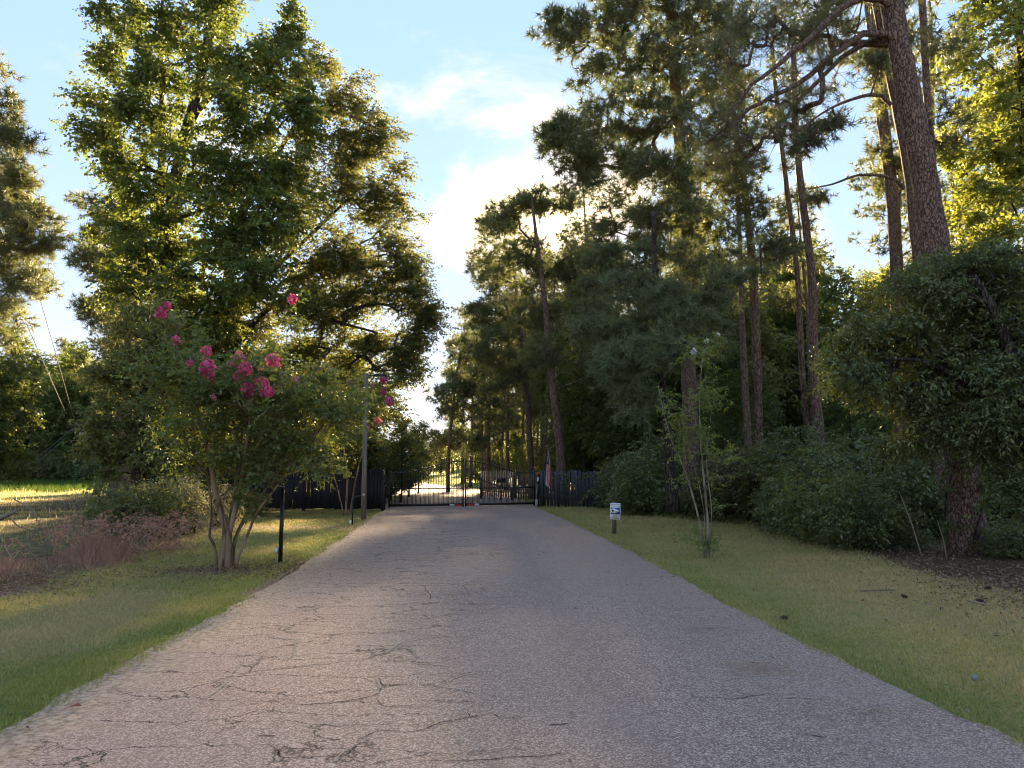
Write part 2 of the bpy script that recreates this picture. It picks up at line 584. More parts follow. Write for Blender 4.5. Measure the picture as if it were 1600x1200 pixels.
def ground_mat():
    t = NT('ground_soil')
    P = t.pos()
    forest, dry, bare, lush = t.attr('forest'), t.attr('dry'), t.attr('bare'), t.attr('lush')
    n1 = t.noise(P, 0.9, 6, 0.6)
    n2 = t.noise(P, 5.0, 6, 0.65)
    n3 = t.noise(P, 40.0, 6, 0.7)
    n4 = t.noise(P, 160.0, 3, 0.7)
    fine = t.math('ADD', t.math('MULTIPLY', n3, 0.55), t.math('MULTIPLY', n4, 0.45))
    green = t.mix(t.ramp(fine, 0.35, 0.65), (0.14, 0.155, 0.035), (0.26, 0.24, 0.07))
    straw = t.mix(t.ramp(fine, 0.35, 0.65), (0.22, 0.17, 0.075), (0.40, 0.30, 0.14))
    dd = t.math('ADD', dry, t.math('MULTIPLY', t.math('SUBTRACT', n2, 0.5), 1.5))
    dd = t.math('ADD', dd, t.math('MULTIPLY', t.math('SUBTRACT', n1, 0.5), 1.2))
    lawn = t.mix(t.ramp(dd, 0.25, 0.85), green, straw)
    lawn = t.mix(t.math('MULTIPLY', lush, 0.85), lawn, t.mix(t.ramp(fine, 0.35, 0.65), (0.06, 0.11, 0.016), (0.12, 0.17, 0.03)))
    soil = t.mix(t.ramp(fine, 0.35, 0.65), (0.17, 0.105, 0.065), (0.33, 0.22, 0.145))
    bb = t.math('ADD', bare, t.math('MULTIPLY', t.math('SUBTRACT', n2, 0.5), 1.6))
    c = t.mix(t.ramp(bb, 0.4, 0.75), lawn, soil)
    litter = t.mix(t.ramp(fine, 0.38, 0.62), (0.045, 0.028, 0.018), (0.17, 0.105, 0.065))
    litter = t.mix(t.math('MULTIPLY', t.ramp(n2, 0.5, 0.7), 0.5), litter, (0.060, 0.070, 0.025))
    ff = t.math('ADD', forest, t.math('MULTIPLY', t.math('SUBTRACT', n2, 0.5), 1.2))
    c = t.mix(t.ramp(ff, 0.35, 0.65), c, litter)
    h = t.math('ADD', t.math('MULTIPLY', n3, 0.7), n2)
    return t.done(t.principled(c, 0.95, 0.1, bump=h, bdist=0.04, bstr=0.8))


def road_mat():
    t = NT('chip_seal')
    P = t.pos()
    v1 = t.n('ShaderNodeTexVoronoi', {'Vector': P, 'Scale': 104.0})
    g = t.n('ShaderNodeSeparateColor', {0: v1.outputs['Color']})
    v2 = t.n('ShaderNodeTexVoronoi', {'Vector': P, 'Scale': 210.0})
    g2 = t.n('ShaderNodeSeparateColor', {0: v2.outputs['Color']})
    n1 = t.noise(P, 0.55, 5, 0.6)
    n2 = t.noise(P, 3.5, 6, 0.65)
    n3 = t.noise(P, 22.0, 4, 0.7)
    stone = t.mix(g.outputs[1], (0.325, 0.195, 0.145), (0.70, 0.50, 0.385))
    stone = t.mix(t.math('MULTIPLY', g2.outputs[2], 0.5), stone, (0.11, 0.09, 0.085))
    mask = t.ramp(t.math('ADD', g.outputs[0], t.math('MULTIPLY', n3, 0.5)), 0.59, 0.88)
    binder = t.mix(n3, (0.125, 0.073, 0.053), (0.235, 0.146, 0.112))
    c = t.mix(mask, binder, stone)
    # old wear: paler and browner patches, a darker lane right of the seam
    c = t.mix(t.math('MULTIPLY', t.ramp(n1, 0.42, 0.70), 0.35), c, (0.29, 0.215, 0.18))
    c = t.mix(t.math('MULTIPLY', t.ramp(n2, 0.55, 0.75), 0.22), c, (0.10, 0.085, 0.083))
    warp = t.n('ShaderNodeTexNoise', {'Vector': P, 'Scale': 3.0, 'Detail': 5, 'Roughness': 0.65})
    wv = t.n('ShaderNodeVectorMath', {0: t.n('ShaderNodeMapping', {'Vector': P, 'Scale': (0.95, 2.5, 1)}).outputs[0], 1: t.n('ShaderNodeVectorMath', {0: warp.outputs['Color'], 'Scale': 0.75}, operation='SCALE').outputs[0]}, operation='ADD').outputs[0]
    ve = t.n('ShaderNodeTexVoronoi', {'Vector': wv, 'Scale': 1.0}, feature='DISTANCE_TO_EDGE').outputs['Distance']
    wid = t.math('MULTIPLY', n2, 0.038)
    line = t.math('SUBTRACT', 1.0, t.ramp(ve, 0.003, wid), clamp=True)
    px_ = t.n('ShaderNodeSeparateXYZ', {0: P}).outputs[0]
    side = t.ramp(t.math('ADD', px_, t.math('MULTIPLY', n1, 2.2)), 1.6, -0.2)
    keep = t.math('MULTIPLY', t.ramp(t.noise(P, 1.1, 3), 0.32, 0.50), t.math('ADD', t.math('MULTIPLY', side, 0.85), 0.12))
    lane = t.attr('lane')
    c = t.mix(t.math('MULTIPLY', lane, 0.30), c, (0.16, 0.115, 0.10))
    c = t.mix(t.math('MULTIPLY', line, keep), c, (0.016, 0.012, 0.011))
    c = t.mix(t.math('MULTIPLY', t.ramp(t.noise(P, 0.9, 5, 0.7), 0.55, 0.72), 0.30), c, (0.24, 0.155, 0.118))
    sand = t.attr('sand')
    ss = t.math('ADD', sand, t.math('MULTIPLY', t.math('SUBTRACT', n2, 0.5), 1.3))
    ss = t.math('ADD', ss, t.math('MULTIPLY', t.math('SUBTRACT', n3, 0.5), 0.6))
    sc = t.mix(t.ramp(n3, 0.32, 0.68), (0.17, 0.110, 0.072), (0.46, 0.325, 0.22))
    c = t.mix(t.math('MULTIPLY', t.ramp(ss, 0.35, 0.95), 0.9), c, sc)
    rust = t.attr('rust')
    rr = t.math('ADD', rust, t.math('MULTIPLY', t.math('SUBTRACT', n2, 0.5), 1.2))
    c = t.mix(t.math('MULTIPLY', t.ramp(rr, 0.4, 0.9), 0.6), c, (0.26, 0.155, 0.10))
    h = t.math('SUBTRACT', t.math('ADD', mask, t.math('MULTIPLY', n3, 0.6)), t.math('MULTIPLY', t.math('MULTIPLY', line, keep), 3.0))
    return t.done(t.principled(c, 0.82, 0.3, bump=h, bdist=0.004, bstr=0.5))


# ------------------------------------------------------------------ ground and road
def grid_mesh(name, xs, ys, zfun, mats, attrs):
    X, Y = np.meshgrid(xs, ys)
    Z = zfun(X, Y)
    v = np.stack([X.ravel(), Y.ravel(), Z.ravel()], 1)
    nx, ny = len(xs), len(ys)
    i = (np.arange(ny - 1)[:, None] * nx + np.arange(nx - 1)[None]).ravel()
    f = np.stack([i, i + 1, i + nx + 1, i + nx], 1)
    b = MB()
    b.add(v, f4=f)
    o = b.build(name, mats, smooth=True)
    for k, fn in attrs.items():
        a = o.data.attributes.new(k, 'FLOAT', 'POINT')
        a.data.foreach_set('value', fn(v[:, 0], v[:, 1]).astype(np.float32))
    return o


def scrub_x(y):
    return np.interp(y, SB_Y, SB_X)


def wood_x(y):
    return np.interp(y, FE_Y, FE_X)


def blob(x, y, cx, cy, rx, ry):
    return np.clip(1 - ((x - cx) / rx) ** 2 - ((y - cy) / ry) ** 2, 0, 1)


def a_forest(x, y):
    d = x - wood_x(np.minimum(y, 40))
    f = sstep(-0.7, 0.7, d) * (y < 36) + sstep(0.5, 3.0, x - road_r(y)) * (y >= 36)
    l = scrub_x(np.minimum(y, 40)) - x
    f = np.maximum(f, 0.55 * sstep(-0.1, 0.8, l) * (x < 0) * (y < 30))
    f = np.maximum(f, sstep(2, 6, road_l(y) - x) * (y > 31) * (x < 0) * (x > -26) * (y < 70))
    f = np.where((y > 74) & (x < road_r(y) + 14) & (x > -60), 0.0, f)
    return f


def a_dry(x, y):
    d = np.where(x > 0, 0.66, 0.48)
    d = d + 0.35 * blob(x, y, -4.9, 9.0, 1.5, 1.6) + 0.3 * blob(x, y, 5.4, 10.5, 1.8, 4) - 0.38 * sstep(1.4, 0.1, road_l(y) - x) * (x < 0) * (y < 20)
    d = d + 0.35 * blob(x, y, -4.3, 7.6, 1.0, 1.1)
    d = d - 0.25 * sstep(1.0, 0.0, x - road_r(y)) * (x > 0)
    return d


def a_bare(x, y):
    b = 0.75 * blob(x, y, -6.6, 22, 3.2, 2.2) + 0.9 * blob(x, y, -4.9, 12.5, 1.1, 0.9)
    b = b + 0.8 * blob(x, y, -7.4, 10.5, 2.2, 1.5) + 0.35 * blob(x, y, 3.9, 7.4, 0.5, 1.0)
    b = b + 0.9 * sstep(0.45, -0.2, road_l(y) - x) * (x < 0) * (y < 14) * 0.9
    b = b + 0.55 * sstep(0.9, 0.0, road_l(y) - x) * (x < 0) * (y > 10) * (y < 22)
    return b


def a_lush(x, y):
    l = sstep(52, 64, y) * (x < -30)
    l = np.maximum(l, blob(x, y, -20, 84, 26, 45) * 0 + sstep(74, 80, y) * (x > -40) * (x < 6) * (y < 210))
    return l


gx = np.concatenate([-np.geomspace(900, 24.5, 34), np.arange(-24, 16.01, 0.3), np.geomspace(16.5, 900, 36)])
gy = np.concatenate([np.array([-60, -30, -15, -6, -2]), np.arange(0, 48, 0.3), np.geomspace(48, 1100, 60)])
ground = grid_mesh('ground', gx, gy, height, ground_mat(), {'forest': a_forest, 'dry': a_dry, 'bare': a_bare, 'lush': a_lush})
tag(ground, kind='structure')

rng0 = np.random.default_rng(5)
ry = np.concatenate([np.arange(-10, 40, 0.22), np.arange(40, 90, 0.8), np.arange(90, 231, 3.0)])
nt = 44
tt = np.linspace(0, 1, nt)
el = np.convolve(rng0.standard_normal(len(ry) + 8), np.ones(5) / 5, 'same')[4:-4] * 0.07 + rng0.standard_normal(len(ry)) * 0.02
er = np.convolve(rng0.standard_normal(len(ry) + 8), np.ones(5) / 5, 'same')[4:-4] * 0.06 + rng0.standard_normal(len(ry)) * 0.02
LX = road_l(ry) + el - 0.05
RX = road_r(ry) + er
X = LX[:, None] * (1 - tt) + RX[:, None] * tt
Y = np.repeat(ry[:, None], nt, 1)
Z = height(X, Y) + 0.014 + 0.012 * (1 - (2 * tt - 1) ** 2)[None] + np.clip((Y - 60) / 4000, 0, 0.05)
v = np.stack([X.ravel(), Y.ravel(), Z.ravel()], 1)
i = (np.arange(len(ry) - 1)[:, None] * nt + np.arange(nt - 1)[None]).ravel()
b = MB()
b.add(v, f4=np.stack([i, i + 1, i + nt + 1, i + nt], 1))
road = b.build('road', road_mat(), smooth=True)
tag(road, kind='structure')
dl = X - LX[:, None]
dr = RX[:, None] - X
sand = np.maximum(1.15 * sstep(0.95, 0.0, dl) * (Y < 19), 0.75 * sstep(0.45, 0.0, dl))
sand = np.maximum(sand, 0.5 * sstep(0.25, 0, dr))
sand = np.maximum(sand, 0.25 * sstep(2.2, 0.6, dl) * (Y < 13))
rust = 0.45 * blob(X, Y, 2.05, 6.4, 0.5, 0.35) + 0.5 * blob(X, Y, 1.7, 7.4, 0.9, 2.0) + 0.35 * blob(X, Y, 2.2, 5.0, 0.8, 1.2)
seam = -0.62 - 0.062 * np.maximum(Y - 6, 0) + 0.06 * np.sin(Y * 1.7)
lane = 0.55 * sstep(-0.04, 0.10, X - seam) * sstep(1.9, 1.2, X - seam)
for off_ in (-2.0, -0.75, 0.85, 2.05):
    lane = lane + 0.35 * np.exp(-((X - (LX + RX)[:, None] / 2 - off_) / 0.28) ** 2)
for k, arr in (('sand', sand), ('rust', rust), ('lane', lane)):
    a = road.data.attributes.new(k, 'FLOAT', 'POINT')
    a.data.foreach_set('value', arr.ravel().astype(np.float32))


def road_z(x, y):
    t = np.clip((x - road_l(y)) / (road_r(y) - road_l(y)), 0, 1)
    return height(x, y) + 0.014 + 0.012 * (1 - (2 * t - 1) ** 2)


# cracks: the ones that can be followed in the pavement, then a scatter of the same sort further off
def c6(*p):
    return [(400 + x / 2.667, 880 + y / 2.667) for x, y in p]


cr = [c6((-60, 478), (55, 460), (150, 445), (300, 432), (500, 412), (600, 380)), c6((545, 420), (745, 427), (900, 392)),
      c6((160, 610), (380, 592), (500, 565), (530, 540)), c6((515, 490), (530, 530), (640, 520)), c6((500, 580), (540, 608), (640, 603), (760, 615)),
      c6((420, 755), (510, 718), (640, 728), (740, 685), (880, 660), (940, 652), (970, 672), (1090, 665)), c6((60, 780), (100, 830), (340, 832), (410, 770)),
      c6((520, 240), (720, 238), (880, 215)), c6((700, 50), (760, 62), (880, 55)), c6((600, 345), (720, 325), (905, 310)), c6((870, 95), (890, 150)),
      c6((690, 850), (1000, 850), (1290, 828)), c6((770, 525), (880, 487), (960, 490)), c6((820, 600), (930, 595)), c6((0, 555), (100, 545)), c6((0, 740), (90, 738)),
      c6((1200, 700), (1300, 690)), c6((880, 640), (890, 655)), c6((450, 90), (620, 95)), c6((460, 145), (600, 138), (720, 142), (880, 142)),
      c6((700, 100), (725, 135), (730, 160)), c6((690, 220), (725, 250)), c6((430, 310), (560, 300), (740, 290)), c6((620, 375), (660, 395)),
      [(1080, 1095), (1150, 1100), (1210, 1090)], [(1220, 1095), (1290, 1098)], [(1040, 955), (1090, 952)], [(1080, 985), (1140, 985)], [(1290, 1160), (1260, 1155)]]
lanes = []
for p in cr:
    q = np.array([gnd(*a)[:2] for a in p])
    lanes.append((q, 0.0115))
for k in range(60):
    y = 8 + 24 * rng0.random() ** 0.8
    x = road_l(y) + 0.8 + rng0.random() ** 1.2 * (2.9 if rng0.random() < 0.78 else 5.0)
    L = 0.4 + 1.1 * rng0.random()
    n = 6
    if rng0.random() < 0.75:
        q = np.stack([x + np.linspace(0, L, n), y + np.cumsum(rng0.standard_normal(n)) * 0.06], 1)
    else:
        q = np.stack([x + np.cumsum(rng0.standard_normal(n)) * 0.05, y + np.linspace(0, L, n)], 1)
    lanes.append((q, 0.008 + 0.008 * rng0.random()))
b = MB()
for q, w in lanes:
    d = np.concatenate([[0], np.cumsum(np.hypot(*np.diff(q, axis=0).T))])
    n = max(4, int(d[-1] / 0.035))
    s = np.linspace(0, d[-1], n)
    x, y = np.interp(s, d, q[:, 0]), np.interp(s, d, q[:, 1])
    x = x + np.cumsum(rng0.standard_normal(n)) * 0.005
    y = y + np.cumsum(rng0.standard_normal(n)) * 0.009
    tg = np.stack([np.gradient(x), np.gradient(y)], 1)
    tg /= np.linalg.norm(tg, axis=1)[:, None] + 1e-9
    ww = w * (0.35 + 0.7 * rng0.random(n) ** 1.5) * np.sin(np.linspace(0.15, 3.0, n)) ** 0.5 * 0.5
    nx_, ny_ = -tg[:, 1] * ww, tg[:, 0] * ww
    A = np.stack([x + nx_, y + ny_, road_z(x, y) + 0.004], 1)
    B = np.stack([x - nx_, y - ny_, road_z(x, y) + 0.004], 1)
    vv = np.concatenate([A, B])
    ii = np.arange(n - 1)
    b.add(vv, f4=np.stack([ii, ii + 1, ii + n + 1, ii + n], 1))
crack = b.build('crack', paint_mat('dark_crack', (0.022, 0.018, 0.018), 0.95, spec=0.0), road)  # flat dark strips laid on the pavement
crack['kind'] = 'stuff'
fills = [[(290, 1125), (312, 1105)], [(325, 1095), (356, 1061), (375, 1042)], [(590, 1090), (597, 1075)], [(607, 1025), (621, 1008)],
         [(418, 1000), (460, 1003), (468, 1030)], [(500, 940), (515, 930)], [(400, 1060), (390, 1075)], [(460, 955), (475, 953), (478, 962)], [(660, 978), (675, 974)],
         [(540, 1180), (528, 1200)], [(590, 1065), (592, 1080)]]
b = MB()
for p in fills:
    q = np.array([gnd(*a)[:2] for a in p])
    d = np.concatenate([[0], np.cumsum(np.hypot(*np.diff(q, axis=0).T))])
    n = max(5, int(d[-1] / 0.03))
    s = np.linspace(0, d[-1], n)
    x, y = np.interp(s, d, q[:, 0]) + np.cumsum(rng0.standard_normal(n)) * 0.006, np.interp(s, d, q[:, 1]) + np.cumsum(rng0.standard_normal(n)) * 0.006
    tg = np.stack([np.gradient(x), np.gradient(y)], 1)
    tg /= np.linalg.norm(tg, axis=1)[:, None] + 1e-9
    ww = 0.012 * (0.2 + rng0.random(n))
    A = np.stack([x - tg[:, 1] * ww, y + tg[:, 0] * ww, road_z(x, y) + 0.005], 1)
    B = np.stack([x + tg[:, 1] * ww, y - tg[:, 0] * ww, road_z(x, y) + 0.005], 1)
    ii = np.arange(n - 1)
    b.add(np.concatenate([A, B]), f4=np.stack([ii, ii + 1, ii + n + 1, ii + n], 1))
sf = b.build('sand_filled_crack', paint_mat('crack_sand', (0.36, 0.28, 0.21), 0.95, spec=0.0), road)
sf['kind'] = 'stuff'

# ------------------------------------------------------------------ growing trees
UP = np.array((0.0, 0.0, 1.0))


def unit(v):
    return v / (np.linalg.norm(v, axis=-1, keepdims=True) + 1e-9)


def spline(pts, step):
    """Catmull-Rom through pts (any width), resampled at about step."""
    P = np.asarray(pts, float)
    if len(P) == 2:
        n = max(2, int(np.linalg.norm(P[1, :3] - P[0, :3]) / step) + 1)
        return P[0] + (P[1] - P[0]) * np.linspace(0, 1, n)[:, None]
    E = np.concatenate([[2 * P[0] - P[1]], P, [2 * P[-1] - P[-2]]])
    out = []
    for k in range(1, len(E) - 2):
        L = np.linalg.norm(E[k + 1, :3] - E[k, :3])
        n = max(1, int(round(L / step)))
        t = (np.arange(n) / n)[:, None]
        a, b_, c, d = E[k - 1], E[k], E[k + 1], E[k + 2]
        out.append(0.5 * (2 * b_ + (c - a) * t + (2 * a - 5 * b_ + 4 * c - d) * t ** 2 + (3 * b_ - a - 3 * c + d) * t ** 3))
    out.append(P[-1:])
    return np.concatenate(out)


def grow(stems, att, rng, step=0.5, upk=1.2, sag=0.08, wobble=0.05, rt=0.006, pw=0.46, clear=0.0, rmax=0.5):
    """stems: list of (n,4) arrays x y z radius. att: (N,3) points the limbs must reach.
    Returns nodes, parents, radii, n_init, tip directions (in the order of the returned att)."""
    cap = sum(len(s) for s in stems) + int(len(att) * 26) + 50
    P = np.zeros((cap, 3))
    par = np.full(cap, -1)
    fix = np.zeros(cap)
    ok = np.ones(cap, bool)
    n = 0
    for s in stems:
        for k in range(len(s)):
            P[n] = s[k, :3]
            fix[n] = s[k, 3]
            par[n] = n - 1 if k else -1
            ok[n] = s[k, 2] >= clear
            n += 1
    n0 = n
    d0 = np.min(np.linalg.norm(att[:, None] - P[None, :n0:3], axis=2), axis=1)
    att = att[np.argsort(d0)]
    tipdir = np.zeros_like(att)
    tips = np.zeros(len(att), int)
    for ai, a in enumerate(att):
        d = P[:n] - a
        L = np.linalg.norm(d, axis=1) + 1e-6
        cost = L * (1 + upk * np.clip(d[:, 2] / L + 0.35, 0, 2)) + np.where(ok[:n], 0, 1e3)
        j = int(np.argmin(cost))
        p = P[j].copy()
        L = np.linalg.norm(a - p)
        m = min(24, max(1, int(math.ceil(L / step))))
        t = (np.arange(1, m + 1) / m)[:, None]
        ctrl = (p + a) / 2 + UP * sag * L + rng.standard_normal(3) * wobble * L
        q = p * (1 - t) ** 2 + 2 * ctrl * t * (1 - t) + a * t ** 2
        q[:-1] += rng.standard_normal((m - 1, 3)) * wobble * 0.35 * step if m > 1 else 0
        P[n:n + m] = q
        par[n] = j
        par[n + 1:n + m] = np.arange(n, n + m - 1)
        tipdir[ai] = a - (P[n + m - 2] if m > 1 else p)
        tips[ai] = n + m - 1
        n += m
    P, par, fix = P[:n], par[:n], fix[:n]
    w = np.zeros(n)
    w[tips] += 1
    for k in range(n - 1, n0 - 1, -1):
        w[par[k]] += w[k]
    r = np.minimum(rt * np.maximum(w, 1) ** pw, rmax)
    r[:n0] = np.where(fix[:n0] > 0, fix[:n0], r[:n0])
    return P, par, r, n0, att, unit(tipdir)


def limbs(b, P, par, r, n0, mi=0):
    idx = np.arange(n0, len(P))
    if not len(idx):
        return
    pr = par[idx]
    p0, p1 = P[pr], P[idx]
    r1 = r[idx]
    r0 = np.where(pr < n0, np.minimum(r[pr], r1 * 1.3), np.minimum(r[pr], r1 * 1.6))
    d = unit(p1 - p0)
    ref = np.where(np.abs(d[:, 2:3]) < 0.9, UP[None], np.array((1.0, 0, 0))[None])
    u = unit(np.cross(d, ref))
    w = np.cross(d, u)
    for big, k in ((False, 3), (True, 6)):
        sel = (r1 > 0.022) == big
        if not sel.any():
            continue
        a, c_, ra, rc, uu, ww = p0[sel], p1[sel], r0[sel], r1[sel], u[sel], w[sel]
        ang = np.arange(k) * 2 * math.pi / k
        cs, sn = np.cos(ang)[None, :, None], np.sin(ang)[None, :, None]
        off = uu[:, None] * cs + ww[:, None] * sn
        A = a[:, None] + off * ra[:, None, None]
        C = c_[:, None] + off * rc[:, None, None]
        V = np.concatenate([A, C], 1).reshape(-1, 3)
        e = (np.arange(len(a)) * 2 * k)[:, None]
        jj = np.arange(k)[None]
        j2 = (jj + 1) % k
        Fq = np.stack([e + jj, e + j2, e + k + j2, e + k + jj], 2).reshape(-1, 4)
        b.add(V, f4=Fq, mi=mi)


def trunk_tube(b, s, rng, k=12, flare=1.35, mi=0, jitter=0.05):
    s = np.asarray(s)
    rad = s[:, 3].copy()
    hgt = s[:, 2] - s[0, 2]
    rad *= 1 + (flare - 1) * np.exp(-hgt / 0.5)
    pts = s[:, :3].copy()
    pts[0, 2] -= 0.15
    b.tube(pts, rad, k, mi=mi, jitter=jitter, rng=rng)


def leafage(b, att, dirs, rng, twigs=5, per=9, tlen=0.45, leaf=0.11, wid=0.75, flat=0.5, droop=0.25, out=0.6, mi=0, tb=None, clump_var=0.6, spread=0.25, bias=0.0):
    """Sprays of folded leaf blades along short twigs round every attractor."""
    N = len(att)
    T = N * twigs
    c = np.repeat(att, twigs, 0) + rng.standard_normal((T, 3)) * spread * tlen
    dd = np.repeat(dirs, twigs, 0)
    r = rng.standard_normal((T, 3))
    r[:, 2] *= flat
    td = unit(dd * out + unit(r))
    tl = tlen * (0.5 + 0.8 * rng.random(T))
    cvc = np.repeat(rng.random(N), twigs)
    if tb is not None:
        s = unit(np.cross(td, rng.standard_normal((T, 3)))) * 0.005
        e = c + td * tl[:, None] - UP * (droop * tl * 0.8)[:, None]
        V = np.stack([c - s, c + s, e], 1).reshape(-1, 3)
        tb.add(V, f3=np.arange(T * 3).reshape(-1, 3))
    L = T * per
    t = np.tile((np.arange(per) + 0.7) / per, T) + rng.standard_normal(L) * 0.05
    ti = np.repeat(np.arange(T), per)
    d = td[ti]
    p = c[ti] + d * (t * tl[ti])[:, None] - UP * (droop * tl[ti] * t ** 2)[:, None]
    side = unit(np.cross(d, UP + 0.3 * rng.standard_normal((L, 3))))
    sg = np.where(np.tile(np.arange(per) % 2, T) == 0, 1.0, -1.0)
    ld = unit(d * 0.45 + side * (sg * 0.8)[:, None] + rng.standard_normal((L, 3)) * 0.35 - UP * droop)
    nrm = unit(UP * 0.9 + rng.standard_normal((L, 3)) * 0.55)
    lw = unit(np.cross(nrm, ld))
    nn = np.cross(ld, lw)
    ll = leaf * (0.65 + 0.6 * rng.random(L))
    wd = ll * wid * 0.5
    base = p
    tip = p + ld * ll[:, None] - UP * (0.15 * ll)[:, None]
    mid = p + ld * (ll * 0.45)[:, None] + nn * (wd * 0.3)[:, None]
    lft, rgt = mid + lw * wd[:, None], mid - lw * wd[:, None]
    V = np.stack([base, lft, tip, rgt], 1).reshape(-1, 3)
    k = np.arange(L)[:, None] * 4
    F3 = np.concatenate([k + np.array([[0, 1, 2]]), k + np.array([[0, 2, 3]])], 0)
    cv = np.clip(clump_var * cvc[ti] + (1 - clump_var) * rng.random(L) + bias, 0, 1)
    b.add(V, f3=F3, mi=mi, a=np.repeat(cv, 4))


def needles(b, att, dirs, rng, tufts=5, per=16, tlen=0.4, nlen=0.2, wid=0.012, flat=0.6, out=0.7, mi=0, tb=None, spread=0.3, bias=0.0):
    N = len(att)
    T = N * tufts
    c0 = np.repeat(att, tufts, 0)
    dd = np.repeat(dirs, tufts, 0)
    r = rng.standard_normal((T, 3))
    r[:, 2] *= flat
    td = unit(dd * out + unit(r) + UP * 0.25)
    tl = tlen * (0.35 + 0.9 * rng.random(T))
    c = c0 + td * tl[:, None] + rng.standard_normal((T, 3)) * 0.06
    if tb is not None:
        s = unit(np.cross(td, rng.standard_normal((T, 3)))) * 0.009
        V = np.stack([c0 - s, c0 + s, c], 1).reshape(-1, 3)
        tb.add(V, f3=np.arange(T * 3).reshape(-1, 3))
    L = T * per
    ti = np.repeat(np.arange(T), per)
    st = c[ti] - td[ti] * (rng.random(L) * 0.14)[:, None]
    nd = unit(td[ti] * 0.75 + unit(rng.standard_normal((L, 3))) - UP * 0.1)
    s = unit(np.cross(nd, rng.standard_normal((L, 3)))) * (wid * 0.5)
    ln = nlen * (0.7 + 0.5 * rng.random(L))
    V = np.stack([st - s, st + s, st + nd * ln[:, None]], 1).reshape(-1, 3)
    cv = np.clip(0.6 * np.repeat(rng.random(N), tufts)[ti] + 0.4 * rng.random(L) + bias, 0, 1)
    b.add(V, f3=np.arange(L * 3).reshape(-1, 3), mi=mi, a=np.repeat(cv, 3))


def blobs(specs, rng, dens=2.0, shell=2.6, clump=6):
    """specs: (px, py, rx, ry, D, depth_m, n) ellipsoids given as seen in the photo; returns points inside."""
    out = []
    for (px, py, rx, ry, D, rd, n) in specs:
        c = at(px, py, D)
        n = max(1, int(n * dens))
        m = max(1, int(round(n / clump)))
        u = unit(rng.standard_normal((m, 3))) * (rng.random(m) ** (1 / shell))[:, None]
        R = np.array((rx * D / F, rd, ry * D / F))
        cc = np.repeat(u * R, int(math.ceil(n / m)), 0)
        sp = np.minimum(0.55, 0.35 * R.min() + 0.1) * np.array((0.55, 0.55, 0.26))
        out.append(c + cc + rng.standard_normal(cc.shape) * sp)
    return np.concatenate(out)


def stem_px(pts, r0, r1, step=0.5, D=None):
    """Trunk line from photo positions: (px, py, D) each; the radius falls from r0 to r1."""
    q = np.array([at(p[0], p[1], p[2] if len(p) > 2 else D) for p in pts])
    n = len(q)
    L = np.concatenate([[0], np.cumsum(np.linalg.norm(np.diff(q, axis=0), axis=1))])
    rad = r0 + (r1 - r0) * L / L[-1]
    return spline(np.concatenate([q, rad[:, None]], 1), step)


def tree_thing(name, label, cat, base, group=None):
    return thing(name, label, cat, tuple(base), 0, group)


def shift(arrs, base):
    return [a - np.array(base) for a in arrs]


def make_tree(name, label, stems, att, seed, kind, bark, leafm, group=None, cat='tree', lk=None, gk=None, extra=None, clear=0.0, crown='crown', trunk='trunk'):
    """One tree: Empty at the foot, child trunk (stem and limbs) and child crown."""
    rng = np.random.default_rng(seed)
    base = np.array((stems[0][0, 0], stems[0][0, 1], stems[0][0, 2]))
    st = [np.concatenate([s[:, :3] - base, s[:, 3:]], 1) for s in stems]
    root = tree_thing(name, label, cat, base, group)
    tb, cb = MB(), MB()
    P, par, r, n0, A, dirs = grow(st, att - base, rng, clear=clear - base[2], **(gk or {}))
    for s in st:
        trunk_tube(tb, s, rng, k=12 if s[0, 3] > 0.1 else 7, flare=1.3 if s is st[0] else 1.05)
    limbs(tb, P, par, r, n0)
    if kind == 'pine':
        needles(cb, A, dirs, rng, tb=tb, **(lk or {}))
    else:
        leafage(cb, A, dirs, rng, tb=tb, **(lk or {}))
    if extra:
        extra(tb, cb, base, rng)
    tb.build(trunk, M[bark], root, smooth=True)
    cb.build(crown, M[leafm], root)
    return root


